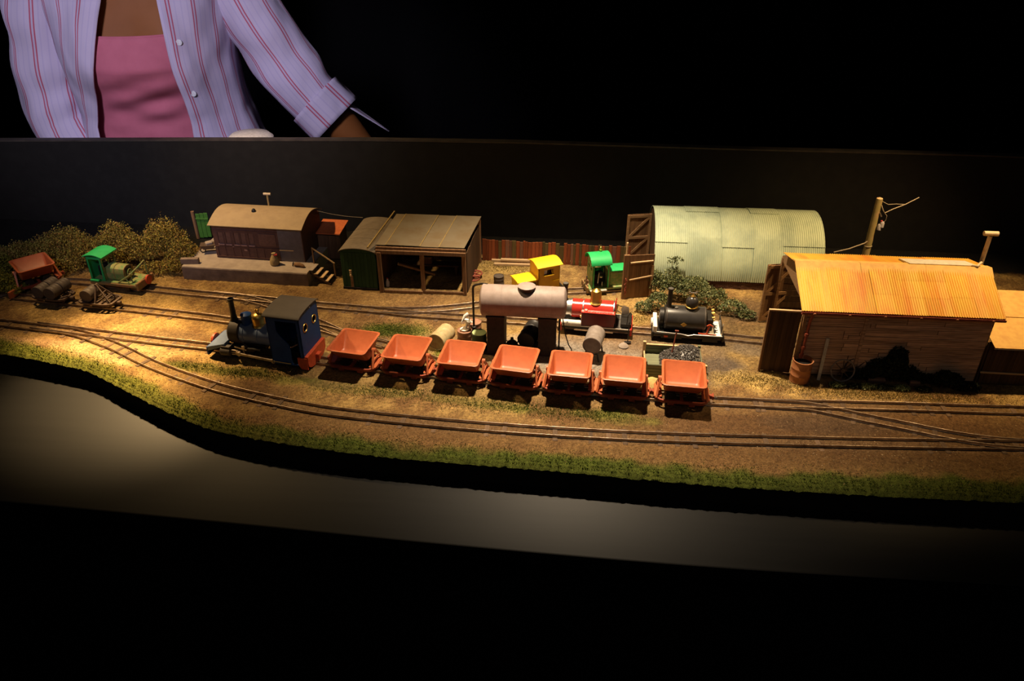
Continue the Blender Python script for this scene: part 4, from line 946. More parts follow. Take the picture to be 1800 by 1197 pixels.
# gate leaves of the hut
def gate_leaf(name, label, a, b_, h, brace_side=-1, mat=door_wood, group=None, fr=frame_wood, panels=True):
    """boarded leaf from a to b (world ground points); frame and braces on the side facing the camera when brace_side = -1"""
    a = Vector(a); b_ = Vector(b_); L = (b_-a).length; rz = math.atan2(b_.y-a.y, b_.x-a.x)
    t = thing(name, label, 'gate', (a.x, a.y, LV), rz, group)
    plank_row(t, 'plank', mat, 0, L, .0015, h, .0072, 0, .0014, .0002)
    if panels:
        y = brace_side*.0014
        for z in (.006, h*.5, h-.004): MB().box((L/2, y, z), (L, .0016, .0050)).build('rail', fr, t, .0002)
        for x in (.0022, L-.0022): MB().box((x, y*1.05, h/2+.001), (.0042, .0016, h-.003)).build('stile', fr, t, .0002)
        for z0, z1 in ((.008, h*.5-.002), (h*.5+.002, h-.007)):
            MB().beam((.005, y, z0), (L-.005, y, z1), .0040, .0014, (0, 1, 0)).build('brace', fr, t)
    return t
g1 = gate_leaf('hut_gate', 'tall brown braced gate leaf behind, beside the pale green hut', (.0885, 1.290, 0), (.131, 1.300, 0), .087)
gl = gate_leaf('hut_gate', 'brown boarded gate leaf with two pale battens, nearer the red engine', (.0790, 1.142, 0), (.1270, 1.152, 0), .077, 1, door_wood, None, door_wood, False)
for z, zz in ((.034, .040), (.064, .066)): MB().beam((.010, -.0016, z), (.047, -.0016, zz), .0022, .0026, (0, 1, 0)).build('batten', pale_timber, gl, .0003)
MB().box((.0035, -.001, .0385), (.009, .004, .080)).build('post', door_wood, gl, .0005)
MB().cyl((.0035, .002, .078), (.0035, .002, .098), .0016, n=10).build('post', pale_timber, gl)
MB().box((.047, -.001, .030), (.004, .003, .056)).build('hanging_stile', frame_wood, gl, .0003)
b = MB()
for i in range(9): b.ring((.004+.0007*math.sin(i*2.1), -.0036, .010+i*.0034), .0014, .0005, 'Y' if i % 2 else 'X', 8, 5)
b.build('chain', rust_pipe, gl)

# ------------------------------------------------------------------ yellow-roofed shed
sx0, sx1, sy0, sy1 = .3055, .5475, .9365, 1.090
t = thing('engine_shed', 'timber engine shed with ochre yellow corrugated roof and weathered board front', 'shed', (sx0, sy0, LV))
W = sx1-sx0; D = sy1-sy0
EZ = .1090; ridge_y, ridge_z = .064, .1420
plank_row(t, 'plank', plank_brown, .004, W-.001, .004, EZ-.004, .0064, 0, .0016, vertical=False)
MB().box((W/2, .0035, EZ/2), (W-.004, .004, EZ-.002)).build('inner_wall', dark_plank, t)
plank_row(t, 'plank', dark_plank, .004, W-.001, .004, EZ-.004, .010, D, .0016, vertical=False)
for x in (.002, W*.335): MB().box((x, -.0012, EZ/2), (.0042, .003, EZ-.004)).build('post', frame_wood if x < .01 else plank_brown, t, .0003)
b = MB().plate([(.0, 0), (D, 0), (D, .110), (.124, .125), (ridge_y, ridge_z-.003), (0, EZ-.003)], [], YZ(W-.002, 0, 0), .002); b.build('end_wall', dark_plank, t)
b = MB().plate([(0, EZ-.006), (D, .104), (D, .110), (.124, .125), (ridge_y, ridge_z-.003), (0, EZ-.003)], [], YZ(0.001, 0, 0), .002); b.build('gable_board', frame_wood, t)
MB().box((.002, .004, EZ/2), (.004, .006, EZ-.004)).build('corner_post', frame_wood, t, .0003)
MB().box((.002, D-.004, EZ/2), (.004, .006, EZ)).build('corner_post', frame_wood, t, .0003)
ey, ez = -.0085, .1055
e0 = Vector((0, ey, ez)); rg = Vector((0, ridge_y, ridge_z)); dn = (rg-e0); nl = Vector((0, -dn.z, dn.y)).normalized()
def slope(u, v): return Vector((u, 0, 0))+e0.lerp(rg, v), nl
ue = [-.006+(W+.013)*k/8 for k in range(9)]
for i in range(8):
    ov = [(0, .40), (.385, 1.0)] if i in (3, 6) else [(0, .36), (.345, .70), (.685, 1.0)] if i in (4, 5) else [(0, 1.0)]
    for j, (a, c) in enumerate(ov):
        corr_sheet(slope, ue[i]-.0006, ue[i+1]+.0006, a, c, .0031, .00065, 2, t, yellow_roof, lift=.0003*(i % 2)+.0002*j)
bk_ = Vector((0, .1260, .1270))
def back_slope(u, v): return Vector((u, 0, 0))+rg.lerp(bk_, v), Vector((0, .30, .95))
for i in range(4): corr_sheet(back_slope, -.006+(W+.013)*i/4-.0006, -.006+(W+.013)*(i+1)/4+.0006, 0, 1, .0031, .0006, 2, t, yellow_roof, lift=.0005*(i % 2))
for i in range(3):
    a = -.0065+(W+.014)*i/3; c = -.0065+(W+.014)*(i+1)/3
    rs = [[(x, ridge_y-.0135, ridge_z-.0070), (x, ridge_y-.001, ridge_z+.0022), (x, ridge_y+.012, ridge_z-.0010), (x, ridge_y+.012, ridge_z-.0020), (x, ridge_y-.001, ridge_z+.0010), (x, ridge_y-.013, ridge_z-.0080)] for x in (a, c+.0008)]
    MB().loft(rs).build('ridge_flashing', ochre_flat, t)
MB().loft([[(x, y, z) for y, z in ((ridge_y+.002, ridge_z+.0028), (ridge_y+.040, ridge_z-.0075), (ridge_y+.040, ridge_z-.0095), (ridge_y+.002, ridge_z+.0008))] for x in (W*.60, W*.965)]).build('skylight', grey_sheet, t)
MB().tube([(W*.93, ridge_y+.002, ridge_z+.003), (W*.955, ridge_y-.001, ridge_z+.0035), (W*.975, ridge_y+.004, ridge_z+.0055), (W*.985, ridge_y+.006, ridge_z+.006)], .0017, 8).build('roof_bracket', chimney_pale, t)
# gutter, brackets, down pipe
b = MB(); gp = [(-.0022, .0010), (-.0026, -.0012), (-.0012, -.0026), (.0008, -.0026), (.0018, -.0010), (.0018, .0010), (.0012, .0010), (.0010, -.0010), (-.0010, -.0018), (-.0016, .0010)]
b.loft([[(x, ey+.0005+y, ez-.0025+z) for y, z in gp] for x in (-.006, W+.008)]); b.build('gutter', rust_pipe, t)
for k in range(6): MB().lathe([(.0014, 0), (.0018, .0006), (.0010, .0016)], (.010+k*W*.185, ey-.0028, ez-.0035), 'Y', 10).build('gutter_bracket', rusty_drum, t)
b = MB().tube([(.0095, ey, ez-.004), (.0090, ey+.002, ez-.010), (.0085, -.0035, ez-.018), (.0070, -.0045, .048), (.0062, -.0055, .0315)], .0019, 12)
b.build('down_pipe', rust_pipe, t)
for z, x in ((.066, .0076), (.046, .0069), (.034, .0064)): MB().cyl((x, -.0045, z), (x, -.0045, z+.004), .0030, n=12).build('pipe_collar', rust_pipe, t)
SHED = t
# leaves of the shed doors
d1 = gate_leaf('shed_door', 'dark boarded shed door standing open beside the rusty water butt', (.2615, .9440, 0), (.3035, .9400, 0), .0965, 1, dark_plank)
MB().beam((.000, -.001, .0972), (.0425, -.001, .0985), .0034, .0024).build('top_rail', pale_timber, d1, .0003)
MB().box((.0015, -.0012, .0475), (.0030, .0030, .095)).build('edge_board', door_wood, d1, .0003)
d2 = gate_leaf('shed_door', 'brown ledged and braced shed door standing open on the far side of the track', (.2860, 1.0830, 0), (.3300, 1.0930, 0), .098, -1, door_wood)
MB().box((.020, -.0008, .050), (.0035, .0014, .094)).build('muntin', frame_wood, d2, .0002)

# lean-to at the end of the yellow shed
t = thing('lean_to', 'low lean-to with flat ochre roof built onto the end of the yellow shed', 'shed', (.5500, .9350, LV))
plank_row(t, 'plank', dark_plank, .002, .150, .002, .066, .0052, 0, .0012)
MB().box((.075, .004, .033), (.150, .003, .062)).build('inner_wall', dark_plank, t)
MB().beam((.000, -.0015, .0205), (.150, -.0015, .0190), .0020, .0024).build('batten', pale_timber, t, .0003)
for k, (a, c) in enumerate(((0, .53), (.52, 1.0))):
    A = Vector((0, -.012, .0640)); B = Vector((.0, .105, .0900)); dd = (B-A); nn = Vector((0, -dd.z, dd.y)).normalized()
    rs = []
    for v in (a, c):
        p = A.lerp(B, v); q_ = A.lerp(B, v)
        rs.append([p+Vector((.0015, 0, 0))+nn*(.0012+.001*k), p+Vector((.155, 0, 0))+nn*(.0012+.001*k), p+Vector((.155, 0, 0))+nn*.001*k, p+Vector((.0015, 0, 0))+nn*.001*k])
    MB().loft(rs).build('roof_sheet', ochre_flat, t)
MB().box((.077, -.0105, .0630), (.150, .0015, .0016)).build('fascia', grey_sheet, t)
MB().plate([(0, 0), (.115, 0), (.115, .094), (.0, .062)], [], YZ(.150, 0, 0), .002).build('end_wall', dark_plank, t)

# ------------------------------------------------------------------ grounded carriage body on a concrete platform
pl = [at(325, 490), at(543, 503)]
t = thing('concrete_platform', 'grey concrete platform slab under the grounded carriage body', 'platform', (-.662, 1.150, LV), math.atan2(-.008, .22))
PZ = .0240
b = MB(); n = 24; rs = []
for i in range(n+1):
    x = .2200*i/n; j = .0008*noise.noise((x*60, 0, 0)); j2 = .0007*noise.noise((x*50, 5, 0))
    rs.append([(x, -.0012+j, 0), (x, .0004+j2, PZ*.5), (x, .0+j, PZ-.001), (x, .0012+j, PZ), (x, .125, PZ), (x, .125, 0)])
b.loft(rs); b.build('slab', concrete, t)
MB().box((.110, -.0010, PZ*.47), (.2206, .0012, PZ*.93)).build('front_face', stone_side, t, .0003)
MB().box((.0100, .012, PZ+.0050), (.030, .008, .0095), .16).build('trough', stone_side, t, .0006)
# steps at the end
st = thing('wooden_steps', 'small wooden steps with handrail at the end of the concrete platform', 'steps', (-.4430, 1.1560, LV), -.10)
for k in range(4): MB().box((.0040+k*.0085, .010, .0235-k*.0058), (.0072, .026, .0016)).build('tread', pale_timber if k else concrete, st, .0003)
for y in (-.0022, .0222): MB().beam((-.002, y, .0220), (.036, y, .000), .0016, .0040).build('stringer', dark_plank, st, .0003)
MB().beam((-.002, .0240, .0530), (.036, .0240, .0270), .0020, .0022).build('handrail', pale_timber, st, .0003)
for x, z in ((-.001, .052), (.035, .0270)): MB().box((x, .0240, z/2+.001), (.0022, .0022, z)).build('rail_post', post_wood, st, .0003)
# carriage body
CW, CD, CH_ = .1570, .088, .0610
t = thing('carriage_body', 'maroon-brown grounded carriage body with curved fawn roof on the platform', 'carriage', (-.6150, 1.1890, LV+PZ), -.045)
win = []; xs_ = [.0075, .0210, .0360, .0480, .0620]
for x in xs_: win.append([(x, .0265), (x+.0100, .0265), (x+.0100, .0490), (x, .0490)])
MB().plate([(0, 0), (.1150, 0), (.1150, CH_), (0, CH_)], win, XZ(.0015, 0, 0), .0015).build('side_wall', carriage_brown, t)
for x in xs_:
    f_ = MB().plate([(x-.0006, .0258), (x+.0106, .0258), (x+.0106, .0496), (x-.0006, .0496)], [[(x+.0008, .0272), (x+.0092, .0272), (x+.0092, .0482), (x+.0008, .0482)]], XZ(.0008, 0, 0), .0012).build('window_frame', carriage_brown, t)
    MB().box((x+.005, .0012, .0380), (.0092, .0004, .0225)).build('blind', blind_mat, t)
    MB().box((x+.005, -.0008, .0255), (.0112, .0018, .0030)).build('window_sill', curtain_pink, t, .0005)
MB().box((.0960, -.0009, .038), (.030, .0008, .022)).build('notice_panel', blind_mat, t, .0002)
for z, h in ((.0222, .0012), (.0040, .0012), (.0525, .0010)): MB().box((.0575, -.0007, z), (.115, .0012, h)).build('moulding', carriage_brown, t)
for i in range(9): MB().box((.004+i*.0138, -.0006, .0130), (.0009, .0012, .017)).build('panel_strip', carriage_brown, t)
MB().box((.0545, -.0010, .0170), (.0055, .0012, .0026)).build('nameplate', curtain_pink, t, .0002)
MB().box((.0330, -.0012, .0225), (.0030, .0012, .0012)).build('door_handle', curtain_pink, t)
MB().box((.1362, .0008, CH_/2), (.0425, .0015, CH_)).build('end_panel', carriage_grey, t)
MB().beam((.115, -.0012, .0210), (.140, -.0012, .0212), .0014, .0014).build('grab_bar', pale_timber, t)
for x in (0, CW): 
    MB().plate([(0, 0), (CD, 0), (CD, CH_)]+[(CD*(1-i/14), CH_+.0120*math.sin(PI*i/14)) for i in range(1, 14)]+[(0, CH_)], [], YZ(x-.0007, 0, 0), .0015).build('end_wall', carriage_brown, t)
MB().box((CW/2, CD, CH_/2), (CW, .0015, CH_)).build('back_wall', carriage_brown, t)
b = MB(); rs = []
for x in (-.0045, CW+.004):
    up = [(x, lerp(-.0055, CD+.0055, i/18), CH_-.0005+.0140*math.sin(PI*i/18)) for i in range(19)]
    rs.append(up+[(p[0], p[1], p[2]+.0012) for p in up[::-1]])
b.loft(rs); b.build('roof', carriage_roof_mat, t)
MB().lathe([(.0040, 0), (.0036, .002), (.0018, .0045), (.0004, .0055)], (.0640, .0330, CH_+.0140), 'Z', 8).build('roof_vent', iron_black, t)
# stove pipe behind, T topped
v_ = thing('stove_pipe', 'thin T-topped stove pipe rising behind the fawn carriage roof', 'chimney', (-.5470, 1.2800, LV))
MB().cyl((0, 0, 0), (0, 0, .1060), .0016, n=10).build('pipe', pole_wood, v_); MB().cyl((-.0065, 0, .1075), (.0065, 0, .1075), .0022, n=12).build('cowl', chimney_pale, v_)
# green van body
vw, vd, vh = .0590, .130, .0655
t = thing('van_body', 'dark green arched-roof van body standing beside the open timber shed', 'van body', (-.3810, 1.1385, LV), -.055)
def vprof(z0): return [(0, z0), (vw, z0), (vw, vh)]+[(vw*(.5+.5*math.cos(PI*i/14)), vh+.0085*math.sin(PI*i/14)) for i in range(1, 14)]+[(0, vh)]
MB().plate(vprof(.003), [], XZ(.0015, 0, 0), .0015).build('end_wall', van_green, t)
for i in range(9): MB().box((.0035+i*.0065, -.0002, .036), (.0058, .0008, .062)).build('board', van_green, t, .0002)
MB().plate(vprof(.003), [], XZ(vd, 0, 0), .0015).build('end_wall', van_green, t)
for x in (0, vw-.0015): MB().span((x, .001, .003), (x+.0015, vd-.001, vh)).build('side_wall', van_green, t)
rs = []
for y in (-.003, vd+.003):
    up = [(vw/2-(vw/2+.0025)*math.cos(PI*i/16), y, vh+.0090*math.sin(PI*i/16)) for i in range(17)]
    rs.append(up+[(p[0], p[1], p[2]+.0012) for p in up[::-1]])
MB().loft(rs).build('roof', van_roof, t)
for y in (.040, .078):
    up = [(vw/2-(vw/2+.0025)*math.cos(PI*i/16), y, vh+.0011+.0092*math.sin(PI*i/16)) for i in range(17)]
    MB().tube(up, .0006, 6).build('roof_strip', van_roof, t)
MB().box((vw/2, 0, .0025), (vw, .004, .004)).build('sill', dark_inside, t)
# yard post with a tap in front of the van
pm = at(621, 508); pt_ = thing('tap_post', 'short wooden post with a brass tap in front of the green van body', 'post', pm)
MB().box((0, 0, .0125), (.0042, .0030, .025), .1).build('post', frame_wood, pt_, .0003)
b = MB(); b.cyl((-.001, -.001, .0240), (-.001, -.001, .0345), .0016, n=10); b.cyl((-.001, -.001, .0275), (-.001, -.0050, .0270), .0010, n=8); b.lathe([(.0022, 0), (.0022, .0012)], (-.001, -.001, .0345), 'Z', 10); b.build('tap', pale_timber, pt_)
# open timber shed
t = thing('open_shed', 'open-fronted timber shed with grey sheet roof sloping over three posts', 'shed', (-.3140, 1.1300, LV))
def L_(p): return Vector(p)-Vector((-.3140, 1.1300, LV))
ra_, rb_, rc_, rd_ = at(660, 431, .0800), at(816, 438, .0780), atY(846, 382, 1.262), atY(697, 377, 1.262)
ra_, rb_, rc_, rd_ = [L_(p) for p in (ra_, rb_, rc_, rd_)]
fr_ = [0, .145, .55, .76, 1.0]; fr2 = [-.02, .115, .50, .715, 1.0]
for i in range(4):
    a0, a1 = ra_.lerp(rb_, max(fr2[i], 0)), ra_.lerp(rb_, fr2[i+1]); c0, c1 = rd_.lerp(rc_, max(fr2[i], 0)), rd_.lerp(rc_, fr2[i+1])
    up = Vector((0, 0, .0012)); lf = Vector((0, 0, .0006*(i % 2)))
    MB().loft([[a0+lf, a1+lf, a1+up+lf, a0+up+lf], [c0+lf, c1+lf, c1+up+lf, c0+up+lf]]).build('roof_sheet', shed_roof, t)
for q_ in fr2[1:4]: MB().beam(ra_.lerp(rb_, q_)+Vector((0, 0, .0016)), rd_.lerp(rc_, q_)+Vector((0, 0, .0016)), .0012, .0009).build('roof_lath', seam_mat, t)
MB().beam(ra_+Vector((-.012, -.006, -.002)), rd_+Vector((-.004, .004, .004)), .0020, .0020).build('roof_pole', seam_mat, t)
for x, y, h in ((.0, .0, .073), (.0690, .0035, .073), (.1370, .0040, .070), (.146, .130, .083), (.008, .128, .083)):
    MB().box((x, y, h/2), (.0066, .0055, h)).build('post', post_wood, t, .0005)
MB().box((.068, .0010, .0735), (.146, .0050, .0065)).box((.068, .0025, .0785), (.146, .0030, .006)).build('front_beam', post_wood, t, .0004)
MB().box((.036, -.0005, .0030), (.064, .0030, .0050)).build('sill_board', post_wood, t, .0004); MB().box((.103, .0020, .0030), (.066, .0030, .0050)).build('sill_board', post_wood, t, .0004)
for (x0, y0), (x1, y1) in (((.008, .128), (.146, .130)), ((.1405, .010), (.146, .128)), ((-.003, .006), (.006, .128))):
    a = Vector((x0, y0, 0)); c = Vector((x1, y1, 0)); L = (c-a).length
    plank_row(t, 'plank', dark_plank, 0, L, .002, .072, .009, 0, .0012, .001, Matrix.Translation(a) @ Matrix.Rotation(math.atan2(c.y-a.y, c.x-a.x), 4, 'Z'))
o = tag(MB().beam((-.2890, 1.1500, LV+.0440), (-.2290, 1.1560, LV+.0240), .0045, .0035).build('leaning_beam', post_wood, None, .0004), 'loose timber beam leaning inside the open shed', 'beam')
bn = thing('bench', 'dark low bench with boxes at the back of the open shed', 'bench', (-.235, 1.205, LV))
MB().box((0, 0, .020), (.080, .018, .003)).build('bench_top', dark_plank, bn, .0004)
for s in (-1, 1): MB().box((s*.034, 0, .0095), (.004, .014, .019)).build('leg', dark_plank, bn, .0003)
bx = thing('wooden_box', 'small wooden box on the bench in the open shed', 'box', (-.250, 1.204, LV+.0215)); MB().box((0, 0, .006), (.016, .010, .012)).build('body', privy_wall, bx, .0004); MB().box((0, 0, .0125), (.0168, .0108, .0012)).build('lid', post_wood, bx)
wg = at(681, 505); bt = thing('milk_bottle', 'small white bottle-shaped can beside the first post of the open shed', 'bottle', wg+Vector((0, .004, 0))); MB().lathe([(.003, 0), (.0034, .001), (.0034, .008), (.0018, .011), (.0016, .014), (.002, .0145)], (0, 0, 0), 'Z', 12).build('body', white_paint, bt); MB().lathe([(.0018, 0), (.0018, .0012)], (0, 0, .0145), 'Z', 10).build('cap', cloth_red, bt)
# red rings lying by the shed
cr = at(831, 490)
for k, (dx, dy, R_) in enumerate(((0, 0, .0115), (-.008, .003, .0105), (.004, .006, .0110))):
    o = thing('spoked_wheel', ['rusty red spoked wheel lying outermost beside the open shed', 'rusty red spoked wheel half under the others at the open shed end', 'rusty red spoked wheel resting on top of the two by the open shed'][k], 'wheel', cr+Vector((dx, dy, .0016+.0030*k)), .4*k, 'rusty wheels by the open shed')
    b = MB(); b.ring((0, 0, 0), R_, .0015, 'Z', 26, 6); b.build('rim', wheel_rust, o)
    b = MB(); b.cyl((0, 0, -.0012), (0, 0, .0012), .0022, n=10)
    for i in range(5): b.beam((0, 0, 0), (R_*math.cos(i*1.2566), R_*math.sin(i*1.2566), 0), .0014, .0012)
    b.build('spokes', wheel_rust, o)
# privy
t = thing('privy_hut', 'narrow brown board hut with rusty orange flat roof behind the platform steps', 'hut', (-.4540, 1.2480, LV), -.05)
plank_row(t, 'plank', privy_wall, 0, .0400, .002, .0470, .0068, 0, .0012)
for x in (.0, .0400): MB().span((x-.0006, .0005, .002), (x+.0006, .036, .049)).build('side_wall', privy_wall, t)
MB().box((.020, .0015, .0475), (.030, .002, .0030)).build('vent_slot', dark_inside, t)
MB().loft([[(x, y, z) for y, z in ((-.006, .0510), (.044, .0570), (.044, .0590), (-.006, .0530))] for x in (-.0035, .0435)]).build('roof', privy_roof, t)
MB().box((.020, .036, .025), (.040, .0012, .046)).build('back_wall', privy_wall, t)
# green gate at the far end of the platform
t = thing('green_gate', 'leaf-green board gate hung on a brown post behind the bushes', 'gate', (-.712, 1.318, LV))
MB().cyl((0, 0, 0), (-.001, 0, .0540), .0032, n=12).build('post', post_wood, t)
for i in range(3): MB().box((.0076+i*.0080, 0, .0255+.0012*i), (.0076, .0016, .048)).build('plank', gate_green, t, .0003)
MB().box((.0155, -.0014, .040), (.024, .0016, .0030)).build('rail', gate_green, t, .0002)
# fence, board by board
t = thing('board_fence', 'patchwork fence of red-brown and greenish upright boards along the back', 'fence', (-.164, 1.268, LV), -.035)
x = 0
while x < .258:
    wd = random.choice((.0042, .0058, .0066, .0075)); h = .0405+random.uniform(-.0016, .0012)
    if .134 < x < .142: h -= .004
    MB().box((0, 0, h/2), (wd*.95, .0014, h)).build('plank', random.choices([fence_red, fence_green, fence_grey], [6, 2, 1])[0], t, .0003).location = (x+wd/2, random.uniform(-.0005, .0005), 0)
    x += wd
for z in (.010, .032): MB().box((.129, .0016, z), (.258, .0018, .0030)).build('rail', post_wood, t)
# ================================================================== yard: storage tank, drums, bunker
tx0, tx1, ty, tz, tr = -.1265, -.0115, .9700, .0800, .0225
t = thing('storage_tank', 'grey cylindrical oil tank with hatch raised on two dark timber pillars', 'tank', ((tx0+tx1)/2, ty, LV))
L = tx1-tx0
MB().lathe([(tr*.55, -L/2-.0035), (tr*.85, -L/2-.0018), (tr*.98, -L/2), (tr, -L/2+.001), (tr, L/2-.001), (tr*.98, L/2), (tr*.85, L/2+.0018), (tr*.55, L/2+.0035), (.0001, L/2+.004)], (0, 0, tz), 'X', 40).build('tank_body', tank_grey, t)
for x in (-.030, .018, .040): MB().lathe([(tr, -.0004), (tr+.0003, -.0003), (tr+.0003, .0003), (tr, .0004)], (x, 0, tz), 'X', 40).build('plate_seam', tank_grey, t)
b = MB()
for i in range(30): b.lathe([(.0006, 0), (.0004, .0004)], (-L/2+.004+i*(L-.008)/29, -tr*.93, tz-tr*.37), 'Z', 6)
o = b.build('seam_rivets', tank_grey, t); o['kind'] = 'stuff'
MB().lathe([(.0112, 0), (.0112, .0040)], (.0050, -.003, tz+tr-.0022), 'Z', 24).build('hatch_neck', black_drum, t)
MB().lathe([(.0118, 0), (.0125, .0004), (.0125, .0012), (.0085, .0028), (.002, .0034)], (.0050, -.003, tz+tr+.0022), 'Z', 24).build('hatch_lid', tank_grey, t)
for x0, x1, bt in ((-.0505, -.0260, 'left'), (.0225, .0475, 'right')):
    pr = thing if False else None
    b = MB().span((x0, -.0160, 0), (x1, .0260, tz-tr*.80)); b.build('pillar', pillar_dark, t, .0006)
    MB().span((x0-.001, -.0165, tz-tr*.92), (x1+.001, .0265, tz-tr*.80)).build('saddle', pillar_dark, t, .0004)
MB().tube([(-.0735, .0185, .004), (-.0735, .0185, .0860), (-.0725, .0180, .0915), (-.0690, .0165, .0945), (-.0600, .0130, .0985), (-.0520, .0070, .1010), (-.0490, .0030, .0995), (-.0488, .0010, .0955), (-.0495, -.0010, .1005)], .0016, 10).build('filler_pipe', iron_black, t)
b = MB()
for z, r_ in ((.012, .0034), (.018, .0042), (.024, .0034)): b.lathe([(r_*.6, -.002), (r_, -.001), (r_, .001), (r_*.6, .002)], (-.0735, .0185, z), 'Z', 14)
b.cyl((-.0735, .0185, .018), (-.0655, .0150, .010), .0014, n=8); b.build('valve', iron_black, t)
b = MB().tube([(.0560, -.006, .0600), (.0590, -.008, .044), (.0615, -.010, .0330), (.0660, -.013, .0200), (.0700, -.0140, .0135), (.0720, -.015, .0010)], .0008, 8); b.build('delivery_hose', iron_black, t)
MB().cyl((.0520, .004, .0010), (.0520, .0, .0650), .0012, n=8).build('drain_pipe', iron_black, t)
# drums
oil = 'oil drums around the tank'
put_drum(drum_mesh(.0130, .0360, 2, 'body', cream_drum), 'cream banded drum lying tilted on the grass beside the tippers', at(766, 602, .0130), at(793, 576, .0128), oil)
dm_b = drum_mesh(.0108, .0240, 2, 'body', brown_drum)
d_ = put_drum(dm_b, 'red-brown upright drum with a white funnel resting on its lid', at(817.5, 604, 0), None, oil)
put_drum(dm_b, 'red-brown upright drum half hidden behind the funnel drum and pipe', at(834, 589, 0), None, oil)
fu = thing('funnel', 'white enamel funnel and jug standing on the red-brown drum lid', 'funnel', at(817.5, 604, 0)+Vector((0, 0, .0240)), .5); fu.scale = (1.3, 1.3, 1.4)
MB().lathe([(.0012, 0), (.0012, .004), (.0048, .0085), (.0052, .0090), (.0046, .0085)], (.001, 0, .002), 'Z', 16, Matrix.Rotation(.35, 4, 'Y')).build('cone', white_paint, fu)
MB().lathe([(.0046, 0), (.0050, .0003), (.0050, .0010), (.0040, .0012)], (0, 0, 0), 'Z', 18).build('tray', white_paint, fu)
MB().tube([(-.0035, -.001, .010), (.001, 0, .016), (.0045, 0, .0175), (.0055, .0005, .0165)], [.0006, .0018, .0020, .0008], 10).build('scoop', white_paint, fu)
MB().tube([(.0055, 0, .001), (.0065, 0, .008), (.0055, 0, .014)], .0008, 8).build('handle', white_paint, fu)
g_ = put_drum(drum_mesh(.0105, .0270, 2, 'body', dark_green), 'dark green upright drum with pale green lid against the tank pillar', at(843, 613, 0), None, oil)
MB().lathe([(.0100, 0), (.0102, .0003), (.0102, .0009), (.0090, .0010)], (0, 0, .0271), 'Z', 20).build('lid', green_drum, g_)
def cradle(label, c, rz, h, ln, wd):
    t = thing('drum_cradle', label, 'stand', c, rz)
    for s in (-1, 1):
        for q_ in (-1, 1): MB().beam((s*ln/2, q_*wd/2, 0), (s*ln/2*.9, q_*wd*.36, h), .0022, .0022).build('leg', black_drum, t)
    for q_ in (-1, 1): MB().beam((-ln/2, q_*wd*.36, h), (ln/2, q_*wd*.36, h), .0022, .0022).build('rail', black_drum, t)
    for s in (-1, 1): MB().beam((s*ln*.35, -wd*.36, h*.6), (s*ln*.35, wd*.36, h*.6), .002, .002).build('cross_bar', black_drum, t)
    return t
a = at(924, 599, .0175); c = at(939, 575, .0205); dd = (c-a).normalized()
put_drum(drum_mesh(.0128, .0370, 2, 'body', black_drum), 'black drum lying on a low stand between the tank pillars', a, c, oil)
MB_ = (a+dd*.018); cradle('low black stand under the drum between the tank pillars', Vector((MB_.x, MB_.y, LV)), math.atan2(dd.y, dd.x), .0065, .028, .020)
a = at(1040, 608, .0270); c = at(1049, 584, .0270); dd = (c-a).normalized()
put_drum(drum_mesh(.0128, .0370, 2, 'body', grey_drum), 'grey ribbed drum lying on a tall black cradle before the red engine', a, c, oil)
MB_ = (a+dd*.018); cradle('tall black cradle holding the grey ribbed drum', Vector((MB_.x, MB_.y, LV)), math.atan2(dd.y, dd.x), .0160, .028, .022)
oc_ = thing('oil_can', 'small dark oil can with spout on the ground between the tank pillars', 'oil can', at(900, 609, 0))
MB().lathe([(.0085, 0), (.0090, .001), (.0085, .006), (.0040, .0105), (.0022, .0115), (.0022, .0150), (.0010, .0152)], (0, 0, 0), 'Z', 18).build('body', iron_black, oc_)
MB().tube([(.006, 0, .006), (.0095, 0, .0095), (.0125, 0, .0115)], [.0014, .0010, .0007], 8).build('spout', iron_black, oc_)
MB().ring((-.0088, 0, .0070), .0030, .0006, 'Y', 14, 5).build('handle', rod_metal, oc_)
fd = put_drum(drum_mesh(.0085, .0200, 2, 'body', tar_drum), 'small dark drum standing alone behind the grey tank near the open shed', at(877, 503, 0), None)
# coal bunker
t = thing('coal_bunker', 'grey-green timber coal bunker heaped with coal behind the tipper tail', 'bunker', (.1030, .9130, LV), -.03)
BW, BD, BH = .0760, .0520, .0210
for k in range(4): MB().box((BW/2, 0, .0030+k*.0050), (BW-.002, .0020, .0046)).build('plank', bunker_green, t, .0003)
for k in range(4): MB().box((BW/2, BD, .0030+k*.0052), (BW-.002, .0020, .0048)).build('plank', bunker_green, t, .0003)
for k in range(4): MB().box((BW, BD/2, .0030+k*.0050), (.0020, BD-.002, .0046)).build('plank', bunker_green, t, .0003)
MB().box((BW/2, BD, BH+.0012), (BW, .0030, .0016)).build('top_rail', pale_timber, t, .0003)
MB().box((BW/2, 0, BH), (BW, .0028, .0014)).build('top_rail', bunker_green, t, .0003)
MB().box((BW, BD/2, BH), (.0028, BD, .0014)).build('top_rail', bunker_green, t, .0003)
MB().span((.001, .001, .0), (BW-.001, BD-.001, .0085)).build('floor_slab', bunker_green, t)
for x, y in ((0, 0), (BW, 0), (0, BD), (BW, BD)): MB().box((x, y, .0135 if x == 0 else .0125), (.0042, .0042, .027 if x == 0 else .025)).build('post', pale_timber if (x == 0 and y) else bunker_green, t, .0004)
MB().beam((0, .004, .0115), (0, BD-.004, .0120), .0018, .0035).build('end_board', pale_timber, t, .0003)
